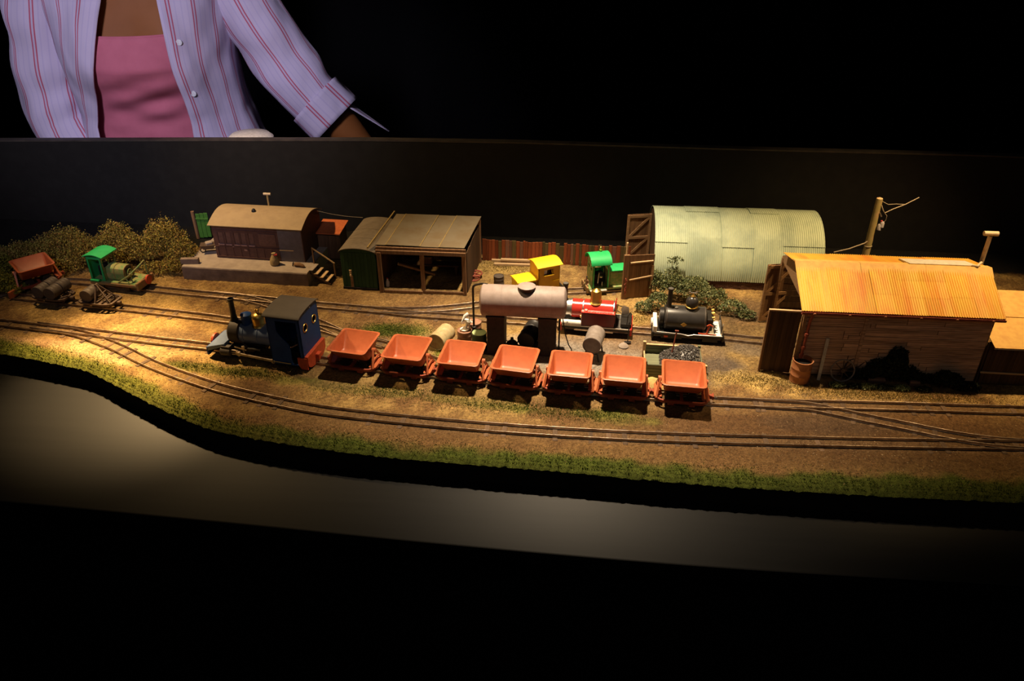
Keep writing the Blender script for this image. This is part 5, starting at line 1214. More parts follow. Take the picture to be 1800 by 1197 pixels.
# coal heap: individual lumps pressed into a mound
g = np.random.default_rng(3); vs = []; fs = []
def coal_h(x, y): return .0085+.0280*max(0, 1-((x-.058)/.038)**2)*max(0, 1-((y-.026)/.034)**2)
nx_, ny_ = 22, 16
for i in range(nx_+1):
    for j in range(ny_+1):
        x = .018+(BW-.020)*i/nx_; y = .002+(BD-.004)*j/ny_; vs.append((x, y, coal_h(x, y)-.001+.0008*noise.noise((x*300, y*300, 0))))
for i in range(nx_):
    for j in range(ny_): k = i*(ny_+1)+j; fs.append((k, k+ny_+1, k+ny_+2, k+1))
b = MB().add(vs, fs)
for i in range(900):
    x = .016+g.random()*(BW-.019); y = .002+g.random()*(BD-.004); z = coal_h(x, y)
    if z < .0105: continue
    r_ = .0008+.0010*g.random(); q_ = [Vector(v_)*r_*(0.7+.6*g.random()) for v_ in ((1, 0, 0), (-1, 0, 0), (0, 1, 0), (0, -1, 0), (0, 0, .9), (0, 0, -.9))]
    m = Matrix.Translation((x, y, z)) @ Matrix.Rotation(g.random()*6, 4, 'Z') @ Matrix.Rotation(g.random()*2, 4, 'X')
    b.add(q_, [(0, 2, 4), (2, 1, 4), (1, 3, 4), (3, 0, 4), (2, 0, 5), (1, 2, 5), (3, 1, 5), (0, 3, 5)], m)
o = b.build('coal_heap', coal_mat, None, angle=20); o.matrix_world = Matrix.Translation((.1030, .9130, LV)) @ Matrix.Rotation(-.03, 4, 'Z'); tag(o, 'heap of black coal lumps filling the grey-green bunker', 'coal', kind='stuff')
sh = thing('shovel', 'rusty shovel stuck upright in the coal heap', 'shovel', (.1395, .9360, LV+.0200))
MB().cyl((0, 0, .004), (.004, .004, .0400), .0009, n=8).build('shaft', wheel_rust, sh); MB().cyl((.0015, .004, .0405), (.0065, .004, .0400), .0010, n=8).build('grip', wheel_rust, sh)
MB().plate([(-.003, -.004), (.003, -.004), (.003, .004), (.0015, .006), (-.0015, .006), (-.003, .004)], [], XZ(0, 0, 0) @ Matrix.Rotation(0, 4, 'Z'), .0006).build('blade', iron_black, sh)
b = MB(); vs = []; fs = []
for i in range(9):
    for j in range(16):
        r_ = .0150*i/8; a_ = 2*PI*j/16; h = .0110*max(0, 1-(i/8)**1.5)+.0012*noise.noise((r_*math.cos(a_)*250, r_*math.sin(a_)*250, 2)); vs.append((r_*1.25*math.cos(a_), r_*math.sin(a_), max(h, 0)-.0006*(i == 8)))
for i in range(8):
    for j in range(16): fs.append((i*16+j, (i+1)*16+j, (i+1)*16+(j+1) % 16, i*16+(j+1) % 16))
o = b.add(vs, fs).build('sand_heap', sand_mat, None, angle=80); o.location = at(1147, 676); tag(o, 'small heap of yellow sand between the last two tippers', 'sand', kind='stuff')
o = MB().box((0, 0, 0), (.0050, .0040, .0130)).build('timber_offcut', pale_timber, None, .0004); o.location = at(1238, 656)+Vector((0, 0, .0065)); tag(o, 'short upright pale timber block beside the coal bunker corner', 'timber')
o = MB().beam((0, 0, 0.0012), (.010, -.018, .0012), .0028, .0022).build('timber_offcut', pale_timber, None, .0003); o.location = at(1226, 640); tag(o, 'thin pale lath lying from the coal bunker corner', 'timber')
pl_ = thing('point_lever', 'thin black lever post between the red and black engines', 'lever', at(1103, 603))
MB().cyl((0, 0, 0), (.0005, .004, .0330), .0008, n=8).build('lever', iron_black, pl_); MB().box((0, 0, .0012), (.010, .005, .0024)).build('base', iron_black, pl_, .0004)
o = MB().lathe([(.0075, 0), (.0050, .0030), (.0015, .0055), (.0003, .0060)], (0, 0, 0), 'Z', 12).build('ash_heap', concrete, None, angle=80); o.location = at(1096, 608); tag(o, 'little pale ash heap beside the thin lever post', 'ash heap', kind='stuff')
# timber stack behind the tank, on the ground in front of the fence
for k, (a, c, lb) in enumerate((((864, 461), (925, 464), 'long pale timber baulk lying furthest up the pile before the fence'), ((868, 468), (936, 470), 'pale timber plank lying lowest in front of the board fence'), ((880, 464), (938, 466), 'pale timber plank on top of two others before the board fence'))):
    o = MB().beam(at(*a)+Vector((0, .004, .0025+.004*(k == 2))), at(*c)+Vector((0, .004, .0025+.004*(k == 2))), .006, .0042).build('timber_plank', pale_timber, None, .0004); tag(o, lb, 'timber', 'timbers before the fence')
# water butt at the shed corner
wb_ = at(1404, 668); t = thing('water_butt', 'rusty orange open drum under the red down pipe of the yellow shed', 'drum', wb_)
r_, h = .0130, .0330
MB().lathe([(r_*.94, 0), (r_, .0006), (r_, .0100), (r_*1.035, .0108), (r_*1.035, .0116), (r_, .0124), (r_, .0205), (r_*1.035, .0213), (r_*1.035, .0221), (r_, .0229), (r_, h-.001), (r_*1.05, h-.0004), (r_*1.05, h+.0004), (r_*.95, h+.0004), (r_*.93, .0265), (.0002, .0263)], (0, 0, 0), 'Z', 28).build('body', rusty_drum, t)
MB().lathe([(r_*.92, 0), (r_*.92, .0008)], (0, 0, .0268), 'Z', 24).build('water', iron_black, t)
o = MB().beam(at(1438, 668)+Vector((0, 0, 0)), Vector((.3425, .9345, LV+.062)), .0045, .0022).build('leaning_board', grey_sheet, None, .0003); tag(o, 'grey board leaning on the front wall of the yellow shed beside the butt', 'board')
for k, px in enumerate((1477, 1503)):
    c = at(px, 671); o = thing('spare_wheel', ['pale-rimmed iron wheel leaning on the yellow shed wall, nearer the butt', 'dark iron wheel leaning on the shed wall, next to the bush'][k], 'wheel', c+Vector((0, -.002 if k == 0 else .003, 0)), .05*k, 'iron wheels leaning on the yellow shed')
    m = Matrix.Rotation(-.22, 4, 'X'); b = MB(); b.ring((0, 0, .0175), .0155, .0011, 'Y', 32, 6, m); b.build('rim', grey_drum if k == 0 else wagon_iron, o)
    b = MB(); b.lathe([(.003, -.002), (.003, .002)], (0, 0, .0175), 'Y', 12, m)
    for i in range(8): b.beam(m @ Vector((0, 0, .0175)), m @ Vector((.0155*math.cos(i*PI/4), 0, .0175+.0155*math.sin(i*PI/4))), .0010, .0010)
    b.build('spokes', wagon_iron, o)
for k, (px, py, w_) in enumerate(((1539, 672, .024), (1606, 677, .014))):
    o = thing('brick_block', ['long reddish-grey stone block in the weeds before the dark bush', 'short reddish-grey stone block in the weeds nearer the lean-to'][k], 'block', at(px, py), -.05); 
    for z in range(2): MB().box((0, 0, .0018+z*.0034), (w_*(1-.05*z), .007, .0031)).build('stone', brown_drum if z else brick_mat, o, .0005)
# sack, bird-like bundle and dog-like sack on the platform
o = thing('hessian_sack', 'plump hessian sack with a red cloth on top standing on the concrete platform', 'sack', Vector((-.5060, 1.1690, LV+PZ)))
MB().lathe([(.0060, 0), (.0078, .002), (.0080, .007), (.0062, .013), (.0036, .0175), (.0028, .0195), (.0036, .0215), (.0010, .0220)], (0, 0, 0), 'Z', 16).build('body', sack_mat, o); MB().box((.0035, -.001, .0190), (.006, .005, .0025), .3).build('cloth', cloth_red, o, .0006)
o = thing('cloth_bundle', 'small brown bundle lying on the platform beside the steps', 'bundle', Vector((-.4640, 1.1640, LV+PZ)), -.2)
b = MB(); b.tube([(-.009, 0, .0030), (-.005, 0, .0042), (.002, .001, .0040), (.009, 0, .0028), (.012, 0, .0018)], [.0014, .0034, .0036, .0030, .0010], 12); b.build('body', post_wood, o); MB().tube([(-.010, -.001, .001), (-.0085, -.001, .0065), (-.0075, -.001, .0080)], .0010, 8).build('tie', iron_black, o)
o = thing('rubble_barrow', 'old barrow with rubble at the back corner of the concrete platform', 'barrow', Vector((-.6380, 1.2080, LV+PZ)), .3)
MB().loft([[(-.008, -.006, .008), (.008, -.006, .008), (.008, .006, .008), (-.008, .006, .008)], [(-.013, -.009, .016), (.013, -.009, .016), (.013, .009, .016), (-.013, .009, .016)]]).build('tray', wagon_iron, o); MB().ring((-.010, 0, .0050), .0040, .0010, 'Y', 16, 5).build('wheel', iron_black, o)
b = MB(); b.beam((.006, -.006, .009), (.024, -.007, .012), .0014, .0014); b.beam((.006, .006, .009), (.024, .007, .012), .0014, .0014); b.build('handle', iron_black, o); MB().box((.002, 0, .0175), (.012, .010, .006), .4).build('load', concrete, o, .0015)
# little figures: one by the hut gate
figure('yard_worker', 'tiny model worker in brown standing at the cab step of the green hut engine', at(1030, 513)+Vector((0, 0, .0)), -.6, post_wood, .028)
# poles
pb = Vector((.4700, 1.2080, LV)); t = thing('telegraph_pole', 'mossy wooden pole with insulator and stay wire behind the yellow roof', 'pole', pb)
tp_ = Vector(proj((0, 0, 0)) and (0, 0, 0)); H_ = .160
MB().tube([(0, 0, 0), (0, 0, H_-.002), (0, 0, H_)], [.0060, .0050, .0046], 16).build('pole', pole_wood, t); MB().lathe([(.0046, 0), (.0020, .0012)], (0, 0, H_), 'Z', 16).build('cut_top', pale_timber, t)
MB().tube([(.004, -.004, H_-.022), (.0075, -.005, H_-.028)], .0012, 8).build('pin', steel, t)
b = MB(); b.lathe([(.0020, 0), (.0034, -.002), (.0034, -.010), (.0024, -.0105)], (.0085, -.005, H_-.040), 'Z', 14); b.lathe([(.0020, 0), (.0032, -.002), (.0032, -.009), (.0022, -.0095)], (.0110, -.006, H_-.036), 'Z', 14); b.build('insulator', porcelain, t)
MB().lathe([(.0016, 0), (.0016, .003)], (.0095, -.005, H_-.0375), 'Z', 10).build('insulator_cap', cloth_red, t)
MB().tube([(.004, -.004, H_-.010), (.0070, -.006, H_-.0170), (.0105, -.006, H_-.0215), (.0230, -.004, H_-.0150), (.0400, .000, H_-.0090), (.0600, .004, H_+.0020)], .0008, 8).build('top_wire', wire_mat, t)
MB().tube([(.0045, -.003, H_-.004), (.014, -.003, H_-.0085), (.026, -.001, H_-.0080), (.040, .000, H_-.0086)], .0005, 6).build('top_wire', wire_mat, t)
MB().tube([(.0105, -.006, H_-.0215), (.0150, -.006, H_-.0260), (.0150, -.006, H_-.0330), (.0110, -.006, H_-.0400), (.0095, -.005, H_-.0380)], .0004, 6).build('drop_wire', wire_mat, t)
MB().tube([(-.004, -.004, H_-.071), (-.0080, -.005, H_-.074), (-.0300, -.006, H_-.0840), (-.0520, -.004, H_-.0920)], .0010, 8).build('stay_wire', wire_mat, t)
MB().ring((0, 0, H_-.080), .0058, .0007, 'Z', 18, 5).build('pole_band', wire_mat, t)
sp_ = atY(1722, 470, 1.06); st_ = atY(1738, 411, 1.06)
t = thing('stove_pipe', 'pale T-topped stove pipe standing beyond the end of the yellow roof', 'chimney', (sp_.x, 1.060, LV))
MB().cyl((0, 0, 0), (0, 0, st_.z-LV-.003), .0030, n=14).build('pipe', chimney_pale, t); MB().lathe([(.0034, -.0095), (.0034, .0095)], (0, 0, st_.z-LV+.0005), 'X', 16).build('cowl', chimney_pale, t); MB().cyl((0, 0, st_.z-LV-.005), (0, 0, st_.z-LV), .0018, n=10).build('neck', iron_black, t)
# wire from the carriage to the shed
o = MB().tube([Vector((-.447, 1.245, LV+.093)), Vector((-.425, 1.250, LV+.086)), Vector((-.400, 1.254, LV+.081)), Vector((-.372, 1.258, LV+.078))], .0004, 6).build('aerial_wire', wire_mat, None); tag(o, 'thin wire slung from the carriage roof to the green van roof', 'wire')
# buffer stop at the end of the drum siding
bs_ = at(27, 523); o = thing('buffer_stop', 'small reddish timber buffer stop at the end of the drum siding', 'buffer stop', bs_, -.1)
MB().box((0, 0, .0080), (.004, .020, .012)).build('beam', privy_roof, o, .0005); MB().beam((-.010, 0, 0), (0, 0, .010), .004, .003).build('strut', post_wood, o)

# ------------------------------------------------------------------ bushes
def bush(label, blobs, n, size, mat, seed, loc=(0, 0, LV), group=None, stems=()):
    t = thing('bush', label, 'bush', loc, 0, group); foliage('foliage', blobs, n, size, mat, t, seed)
    b = MB()
    for q_ in blobs[:4]: MB().tube([(q_[0], q_[1], -.002), (q_[0]+.002, q_[1], q_[2]+q_[5]*.3)], [.0016, .0008], 6).build('stem', dark_plank, t)
    return t
def blob_at(px, py, rx, ry, rz, o, h=None):
    p = at(px, py, 0); return (p.x-o.x, p.y-o.y, (rz*.55 if h is None else h), rx, ry, rz)
OL = 'olive bushes along the back'
def olive(label, c, bl, n, seed, mat=foliage_olive):
    o = at(*c); bush(label, [blob_at(*q_, o) for q_ in bl], int(n*1.9), .0017, mat, seed, o, OL)
olive('low dry olive bush at the very edge, behind the lone tipper', (30, 470), [(5, 470, .05, .03, .022), (50, 465, .04, .03, .026), (90, 470, .03, .03, .020)], 6000, 11)
olive('tall dry olive bush behind the drum wagons and before the green tractor cab', (120, 462), [(100, 462, .035, .03, .035), (130, 460, .04, .03, .042), (155, 466, .03, .03, .034), (120, 478, .03, .02, .016)], 7500, 12)
olive('dry olive bush directly behind the green tractor bonnet', (215, 462), [(190, 462, .03, .03, .030), (215, 458, .034, .03, .046), (240, 466, .03, .03, .036)], 7000, 13)
olive('yellowish olive bush beside the end of the concrete platform', (285, 462), [(265, 462, .03, .03, .034), (298, 460, .036, .032, .052), (325, 468, .026, .022, .036), (280, 480, .03, .016, .014), (310, 478, .022, .016, .018)], 8500, 14)
olive('green-yellow bush in front of the lone tipper, at the siding buffer stop', (18, 515), [(-10, 515, .03, .03, .026), (15, 512, .026, .024, .020), (28, 520, .012, .010, .012), (12, 490, .020, .018, .030), (40, 512, .014, .012, .010)], 5500, 15, Mleaf('green_yellow_foliage', [(0.12, 0.11, 0.015), (0.25, 0.22, 0.03), (0.18, 0.19, 0.03), (0.09, 0.10, 0.02)]))
# ivy in front of the hut
o = at(1200, 530); bl = [(1130, 548, .014, .010, .012), (1155, 545, .018, .014, .020), (1150, 520, .016, .012, .030), (1180, 525, .022, .014, .030), (1215, 530, .026, .016, .028), (1250, 540, .024, .016, .022), (1285, 552, .022, .014, .016), (1310, 560, .014, .010, .010), (1225, 517, .018, .010, .020)]
bush('spreading ivy bush growing along the foot of the pale green hut', [blob_at(*q_, o) for q_ in bl], 14000, .0018, foliage_ivy, 21, o)
o = Vector((.158, 1.186, LV)); t = thing('climbing_ivy', 'sparse ivy spray climbing the corrugated side of the pale green hut', 'ivy', o)
foliage('foliage', [(.002, 0, .045, .010, .003, .014), (.012, 0, .050, .008, .003, .010), (.004, 0, .028, .014, .004, .014)], 260, .0022, foliage_ivy, t, 5)
MB().tube([(.0, 0, 0), (.003, .000, .025), (.002, .002, .05), (.010, .004, .058)], .0005, 6).build('stem', dark_plank, t)
# dark bush in front of the yellow shed
o = Vector((.430, .932, LV))
bush('dark evergreen bush climbing the shaded front wall of the yellow shed', [(-.035, 0, .006, .022, .008, .014), (-.010, .001, .012, .022, .009, .024), (.008, .001, .024, .016, .008, .030), (.020, .001, .008, .026, .008, .018), (.050, 0, .004, .026, .007, .011)], 7000, .0024, foliage_dark, 31, o)
o = Vector((.512, .922, LV))
bush('smaller dark bush on the shed front wall towards the lean-to', [(-.012, 0, .010, .012, .007, .018), (.000, .001, .008, .016, .008, .014), (.020, -.002, .003, .018, .008, .009)], 3500, .0024, foliage_dark, 32, o)
g = np.random.default_rng(8)
for k, px in enumerate((1468, 1500, 1522, 1552, 1580, 1620)):
    o = at(px, 680+k*1.4); bush(['scrubby weed clump at the foot of the pale-rimmed wheel', 'scrubby weed clump between the wheels and the long stone block', 'scrubby weed clump touching the long stone block', 'dark weed clump just past the long stone block', 'dark weed clump before the short stone block', 'scrubby weed clump past the short stone block'][k], [(0, 0, .002, .009, .005, .0055), (.008, .001, .002, .006, .004, .004)], 500, .0018, foliage_ivy if k % 2 == 0 else foliage_dark, 40+k, o, 'weed clumps before the yellow shed')

# ------------------------------------------------------------------ the person behind the backboard
PX0, PY0, PRZ = -.876, 1.600, R(14)
def ell(cx, cy, z, hw, hd, n=36, a0=0.0, a1=2*PI, front=0.0, bust=None):
    out = []
    for i in range(n):
        a = a0+(a1-a0)*i/(n-1 if a1-a0 < 2*PI-1e-6 else n)
        x = hw*math.sin(a); y = -hd*math.cos(a)
        if bust:
            for s in (-1, 1):
                d = ((x-s*bust[1])/bust[2])**2
                if y < 0: y -= bust[0]*math.exp(-d)
        out.append((cx+x, cy+y, z))
    return out
TORSO = [(.86, .172, .118, 0), (.95, .165, .112, 0), (1.03, .142, .098, 0), (1.09, .136, .096, .002), (1.13, .140, .100, .010), (1.165, .145, .104, .026), (1.195, .150, .106, .036), (1.225, .153, .105, .030), (1.255, .155, .102, .022), (1.29, .158, .098, .012), (1.33, .165, .090, 0), (1.365, .170, .078, 0), (1.39, .13, .065, 0), (1.405, .08, .055, 0), (1.42, .056, .052, 0), (1.46, .052, .052, 0), (1.485, .060, .066, 0)]
pr_ = thing('person', 'woman in a pink camisole and open striped lilac shirt standing behind the backboard', 'person', (PX0, PY0, 0), PRZ)
def shaped(z, k):     # torso section at height z scaled outwards by k metres
    for a, c in zip(TORSO, TORSO[1:]):
        if a[0] <= z <= c[0]:
            q_ = (z-a[0])/(c[0]-a[0]); return [lerp(a[i], c[i], q_) for i in (1, 2, 3)]
    return list(TORSO[0][1:] if z < TORSO[0][0] else TORSO[-1][1:])
b = MB()
b.loft([ell(0, 0, z, hw, hd, bust=(bu, .068, .052)) for z, hw, hd, bu in TORSO])
# head
b.lathe([(.03, 0), (.055, .012), (.068, .05), (.076, .10), (.076, .14), (.066, .18), (.04, .205), (.01, .213)], (0, -.012, 1.465), 'Z', 24)
b.tube([(0, -.080, 1.575), (0, -.098, 1.555), (0, -.100, 1.548)], [.006, .011, .009], 10)
for s in (-1, 1): b.lathe([(.006, -.004), (.018, -.002), (.018, .002), (.008, .004)], (s*.076, -.005, 1.565), 'X', 12)
# arms: viewer's left hangs bent across, viewer's right leans outwards on the board
armL = [(-.150, .005, 1.372), (-.170, .005, 1.33), (-.190, .01, 1.25), (-.205, .012, 1.15), (-.198, .0, 1.07), (-.165, -.030, 1.00), (-.135, -.055, .945), (-.125, -.062, .925)]
armR = [(.150, .005, 1.372), (.180, .005, 1.335), (.213, -.008, 1.265), (.260, -.030, 1.185), (.308, -.050, 1.118), (.356, -.062, 1.065), (.402, -.060, 1.000), (.417, -.055, .975)]
ra = [.060, .055, .050, .046, .044, .040, .033, .028]
b.tube(armL, ra, 16); b.tube(armR, ra, 16)
for arm in (armL, armR):
    p = Vector(arm[-1]); d = (Vector(arm[-1])-Vector(arm[-2])).normalized(); side = d.cross(Vector((0, 0, 1))).normalized(); up = side.cross(d)
    b.tube([p-d*.01, p+d*.03, p+d*.075], [.026, .034, .030], 12)
    for k, ln in enumerate((.062, .072, .068, .052)):
        o_ = p+d*.070+side*(-.027+.018*k); b.tube([o_, o_+d*ln*.5-up*.006, o_+d*ln-up*.020], [.0095, .0085, .006], 8)
    b.tube([p+d*.020+side*.028, p+d*.045+side*.050, p+d*.078+side*.056-up*.008], [.012, .010, .007], 8)
for s in (-1, 1): b.tube([(s*.085, 0, .93), (s*.095, 0, .72), (s*.095, -.005, .50), (s*.095, .01, .28), (s*.095, .02, .08)], [.088, .080, .056, .054, .038], 16); b.tube([(s*.095, .05, .035), (s*.095, -.03, .045), (s*.100, -.13, .030), (s*.102, -.17, .026)], [.034, .040, .036, .022], 12)
bo = b.build('body', skin_mat, pr_, angle=180)
m = bo.modifiers.new('join', 'REMESH'); m.mode = 'VOXEL'; m.voxel_size = .007; m.use_smooth_shade = True
m = bo.modifiers.new('soften', 'SMOOTH'); m.factor = .5; m.iterations = 3
for s in (-1, 1): MB().lathe([(.002, -.006), (.010, -.003), (.010, .003), (.002, .006)], (s*.030, -.076, 1.585), 'Y', 12).build('eye', button_mat, pr_)
MB().tube([(-.022, -.079, 1.518), (0, -.086, 1.516), (.022, -.079, 1.518)], [.003, .006, .003], 8).build('mouth', cami_mat, pr_)
b = MB().lathe([(.084, 0), (.088, .05), (.086, .10), (.076, .145), (.05, .175), (.01, .186)], (0, .012, 1.505), 'Z', 24); b.tube([(0, .07, 1.62), (0, .085, 1.52), (0, .075, 1.43)], [.07, .065, .04], 14); b.build('hair', hair_mat, pr_)
# trousers
b = MB(); b.loft([ell(0, 0, z, hw+.010, hd+.010) for z, hw, hd, bu in TORSO[:2]]+[ell(0, 0, .99, .166, .112)])
for s in (-1, 1): b.tube([(s*.085, 0, .95), (s*.095, 0, .72), (s*.095, -.005, .50), (s*.095, .01, .28), (s*.095, .02, .07)], [.098, .092, .072, .070, .066], 18)
b.build('trousers', jeans_mat, pr_, angle=180)
# camisole with soft gathered folds under the bust
rows = []; n = 120
zs_ = [1.00+.258*i/44 for i in range(45)]
for z in zs_:
    hw, hd, bu = shaped(z, 0); base_ = ell(0, 0, z, hw+.006, hd+.008, n); row = []
    for i, p in enumerate(base_):
        a = 2*PI*i/n; q_ = Vector(p); x = q_.x
        if q_.y < 0: q_.y -= bu*1.15*math.exp(-(x/.112)**4)      # cloth stretched across
        if q_.y < 0:
            t_ = max(0, 1-abs(z-1.135)/.075); c1 = math.sin((z-1.135-.30*x)*130)*.0055*t_+math.sin((z-1.10+.42*x)*95)*.0040*max(0, 1-abs(z-1.11)/.06)
            q_.y -= c1*math.exp(-(x/.11)**2)
        row.append(q_)
    rows.append(row)
top = rows[-1]; n_ = len(top)
for i, p in enumerate(top): p.z += -.006*math.cos(2*PI*i/n)+.004*math.cos(4*PI*i/n)*0
cm = MB().loft(rows, True, False).build('camisole', cami_mat, pr_, angle=180); s_ = cm.modifiers.new('thickness', 'SOLIDIFY'); s_.thickness = .002
b = MB(); b.tube([Vector(p)+Vector((0, -.0005, .0)) for p in top[-22:]+top[:23]], .0022, 8); b.build('neckline', cami_mat, pr_)
for s in (-1, 1): b = MB(); b.tube([(s*.100, -.100, 1.245), (s*.108, -.093, 1.30), (s*.112, -.066, 1.365), (s*.104, -.02, 1.400)], .006, 8); b.build('strap', cami_mat, pr_)

# striped shirt
def striped(name):
    m, nt, bs = _nodes(name)
    uv = nt.nodes.new('ShaderNodeUVMap'); uv.uv_map = 'weave'; sx = nt.nodes.new('ShaderNodeSeparateXYZ'); nt.links.new(uv.outputs[0], sx.inputs[0])
    def mth(op, a, c=None):
        k = nt.nodes.new('ShaderNodeMath'); k.operation = op
        for i, v in enumerate((a, c)):
            if v is None: continue
            if hasattr(v, 'links'): nt.links.new(v, k.inputs[i])
            else: k.inputs[i].default_value = v
        return k.outputs[0]
    f = mth('FRACT', mth('DIVIDE', sx.outputs[0], .042))
    s1 = mth('LESS_THAN', mth('ABSOLUTE', mth('SUBTRACT', f, .30)), .026); s2 = mth('LESS_THAN', mth('ABSOLUTE', mth('SUBTRACT', f, .42)), .026)
    f2 = mth('FRACT', mth('DIVIDE', sx.outputs[0], .0105)); s3 = mth('LESS_THAN', mth('ABSOLUTE', mth('SUBTRACT', f2, .5)), .10)
    c = _mix(nt, mth('MULTIPLY', s3, .35), (0.50, 0.44, 0.60), (0.36, 0.32, 0.54)); c = _mix(nt, mth('MAXIMUM', s1, s2), c, (0.42, 0.10, 0.16))
    nt.links.new(c, bs.inputs['Base Color']); bs.inputs['Roughness'].default_value = .85; bs.inputs['Specular IOR Level'].default_value = .15
    _bump(nt, bs, _noise(nt, 11, 1.5, (1, 1, .55)), .8, .040); return m
shirt_mat = striped('lilac_striped_cotton')
def cloth(name, rows, us, vs_, parent, closed=False, thick=.0022):
    n = len(rows[0]); m = len(rows); me = bpy.data.meshes.new(name)
    v = [tuple(p) for r_ in rows for p in r_]; f = []; fu = []
    for i in range(m-1):
        for j in range(n if closed else n-1):
            k = (j+1) % n; f.append((i*n+j, i*n+k, (i+1)*n+k, (i+1)*n+j))
            uj, uk = us[j], us[j+1] if closed else us[k]; fu.append(((uj, vs_[i]), (uk, vs_[i]), (uk, vs_[i+1]), (uj, vs_[i+1])))
    me.from_pydata(v, [], f); uv = me.uv_layers.new(name='weave')
    for p, q_ in zip(me.polygons, fu):
        p.use_smooth = True
        for li, c in zip(p.loop_indices, q_): uv.data[li].uv = c
    me.materials.append(shirt_mat); o = link(name, me, parent)
    s_ = o.modifiers.new('thickness', 'SOLIDIFY'); s_.thickness = thick; s_.offset = 1; return o
def wr(x, y, z, s=1.0): return s*(.0060*noise.noise((x*13, y*13, z*9))+.0025*noise.noise((x*34, y*34, z*20)))
# body of the shirt: from the opening on one side round the back to the other
rows = []; n = 110; m_ = 46
def edgeL(z): return lerp(-.034, -.108, min(1, max(0, (1.32-z)/.24)))-.03*max(0, 1.06-z)
def edgeR(z): return lerp(.058, .076, min(1, max(0, (1.32-z)/.24)))+.10*max(0, 1.06-z)
vsz = [.93+.482*i/(m_-1) for i in range(m_)]
for z in vsz:
    hw, hd, bu = shaped(z, 0); fl_ = max(0, (1.20-z)/.27)
    HW = hw+.016+.045*fl_; HD = hd+.018+.022*fl_+bu*.85
    cx = .018*fl_; aL = math.asin(max(-1, (edgeL(z)-cx)/HW)); aR = math.asin(min(1, (edgeR(z)-cx)/HW)); row = []
    for i in range(n):
        a = aR+(2*PI+aL-aR)*i/(n-1); x = HW*math.sin(a)+cx; y = -(HD if math.cos(a) > 0 else hd+.02)*math.cos(a)
        w_ = .008*math.sin(a*9+z*3)*fl_+wr(x, y, z)
        k = 1+w_/HW; row.append((x*k, y*k-.004, z))
    rows.append(row)
us = [0]
mid = rows[m_//2]
for i in range(1, n): us.append(us[-1]+math.hypot(mid[i][0]-mid[i-1][0], mid[i][1]-mid[i-1][1]))
cloth('shirt_body', rows, us, vsz, pr_)
# button band and buttons
b = MB()
for k, i in enumerate((10, 20, 29, 38)):
    p = Vector(rows[i][3]); b = MB().lathe([(.001, -.001), (.0055, -.001), (.0055, .001), (.001, .0012)], p+Vector((0, -.004, 0)), 'Y', 14); b.build('button', button_mat, pr_)
def sleeve(name, arm, rad, u0, n=26, m_=44, upto=None, seed=0):
    pts = [Vector(p) for p in arm]; cum = [0]
    for a, c in zip(pts, pts[1:]): cum.append(cum[-1]+(c-a).length)
    T_ = upto; rows = []; vs_ = []; up = Vector((0, 1, 0)); us = [2*PI*.058*j/n for j in range(n+1)]
    sp = spline3(pts, 60)
    for i in range(m_):
        q_ = T_*i/(m_-1); k = q_*(len(sp)-1); i0 = min(int(k), len(sp)-2); c = sp[i0].lerp(sp[i0+1], k-i0); d = (sp[min(i0+2, len(sp)-1)]-sp[max(i0-1, 0)]).normalized()
        a = (up-d*up.dot(d)).normalized(); bb = d.cross(a); r0 = lerp(rad[0], rad[1], q_/T_)*min(1, .60+q_*4)
        row = []
        for j in range(n):
            g_ = 2*PI*j/n; r_ = r0*(1+.05*math.sin(q_*40+2.6*math.sin(g_+seed)+seed)*min(1, q_*3)*(.5+.5*math.sin(q_*11+g_))+.035*math.sin(q_*21+g_*2+seed)+.03*noise.noise((q_*9, math.cos(g_)*1.5, math.sin(g_)*1.5+seed)))
            p = c+(a*math.cos(g_)+bb*math.sin(g_))*r_; row.append(p)
        rows.append(row); vs_.append(q_)
    cloth(name, rows, us, vs_, pr_, True); return sp
def spline3(pts, n):
    P = [pts[0]*2-pts[1]]+pts+[pts[-1]*2-pts[-2]]; out = []
    for i in range(1, len(P)-2):
        for k in range(12):
            t = k/12; a, b_, c, d = P[i-1:i+3]; out.append(0.5*((2*b_)+(c-a)*t+(2*a-5*b_+4*c-d)*t*t+(3*b_-a-3*c+d)*t**3))
    out.append(P[-2]); return out
sleeve('sleeve', armL, (.070, .062), 0, upto=.80, seed=1.0)
spR = sleeve('sleeve', armR, (.072, .056), 0, upto=.66, seed=2.2)
# turned-back cuff with its loose pointed end
k0, k1 = int(.60*(len(spR)-1)), int(.72*(len(spR)-1)); d = (spR[k1]-spR[k0]).normalized(); a = (Vector((0, 1, 0))-d*d.y).normalized(); bb = d.cross(a); rows = []
for i in range(8):
    c = spR[k0].lerp(spR[k1], i/7); rows.append([c+(a*math.cos(2*PI*j/26)+bb*math.sin(2*PI*j/26))*(.060+.002*math.sin(j*1.7)+.002*i/7) for j in range(26)])
cloth('cuff', rows, [.0105*j for j in range(27)], [0.01*i for i in range(8)], pr_, True, .003)
p_ = spR[k1]; rows = []
out = Vector((1, -.2, .25)).normalized()
for i in range(7):
    q_ = i/6; c = p_+out*(.052+.004*q_)+d*(-.03+.085*q_)+out*.020*q_; wdt = .026*(1-q_)+.002
    rows.append([c+a*wdt*(j/4-.5)*2 for j in range(5)])
cloth('cuff_tail', rows, [.01*j for j in range(5)], [.01*i for i in range(7)], pr_)
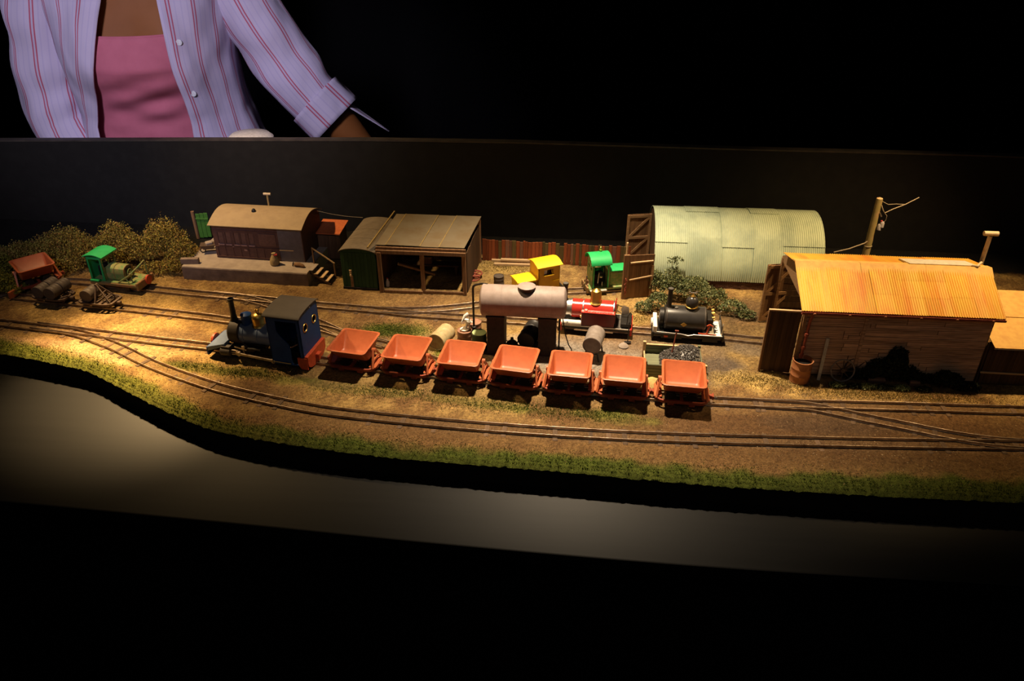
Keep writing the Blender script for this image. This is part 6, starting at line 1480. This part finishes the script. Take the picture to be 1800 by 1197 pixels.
# pale dish standing behind the board
dsh = atY(437, 245, 1.43); t = thing('dish', 'upturned off-white dish peeking above the black backboard beside the shirt', 'dish', (dsh.x, 1.440, dsh.z-.055))
MB().lathe([(.048, 0), (.0475, .010), (.046, .040), (.043, .056), (.035, .063), (.010, .066)], (0, 0, 0), 'Z', 36).build('bowl', plate_white, t)
t2 = thing('shelf_box', 'black storage box behind the backboard under the off-white dish', 'box', (dsh.x, 1.440, 0)); MB().box((0, 0, (dsh.z-.0565)/2), (.11, .094, dsh.z-.0565)).build('body', hall_black, t2, .002); MB().box((0, 0, dsh.z-.0562), (.111, .095, .0010)).build('lid', hall_black, t2)
# ================================================================== fittings that belong to a part hang under that part
SUB = {'rim': ('tub',), 'coupling_link': ('buffer',), 'axle_box': ('chassis',), 'end_plate': ('chassis',), 'window_sill': ('window_frame', 'cab_side'), 'window_bar': ('cab_side',), 'blind': ('window_frame',),
       'hatch_lid': ('hatch_neck',), 'saddle': ('pillar',), 'safety_valve': ('steam_dome', 'dome'), 'whistle': ('dome',), 'dome_band': ('dome',), 'chimney_rim': ('chimney',), 'rivet_row': ('side_tank',),
       'tank_top': ('side_tank',), 'tank_filler': ('side_tank', 'saddle_tank'), 'window_ring': ('cab_back', 'cab_front'), 'crank': ('wheel',), 'cylinder_band': ('cylinder',), 'insulator_cap': ('insulator',),
       'pipe_collar': ('down_pipe',), 'gutter_bracket': ('gutter',), 'plate_seam': ('tank_body',), 'seam_rivets': ('tank_body',), 'tank_emblem': ('saddle_tank',), 'tank_band': ('saddle_tank',),
       'bonnet_strap': ('bonnet',), 'smokebox_door': ('smokebox',), 'boiler_band': ('boiler',), 'weatherboard_edge': ('weatherboard',), 'button': ('shirt_body',), 'neckline': ('camisole',),
       'panel_strip': ('side_wall',), 'nameplate': ('side_wall',), 'door_handle': ('side_wall',), 'roof_strip': ('roof',), 'roof_vent': ('roof',), 'cut_top': ('pole',), 'pole_band': ('pole',)}
kids = {}
for o in C.objects:
    if o.parent is not None: kids.setdefault(o.parent.name, []).append(o)
def mid(o): return sum((Vector(c) for c in o.bound_box), Vector())/8
for root in [o for o in C.objects if o.parent is None and o.type == 'EMPTY']:
    ch = kids.get(root.name, [])
    for o in ch:
        for want in SUB.get(o.name.split('.')[0], ()):
            c = [p for p in ch if p.name.split('.')[0] == want and p is not o]
            if c and o.location.length == 0 and c[0].location.length == 0:
                o.parent = min(c, key=lambda p: (mid(p)-mid(o)).length); break
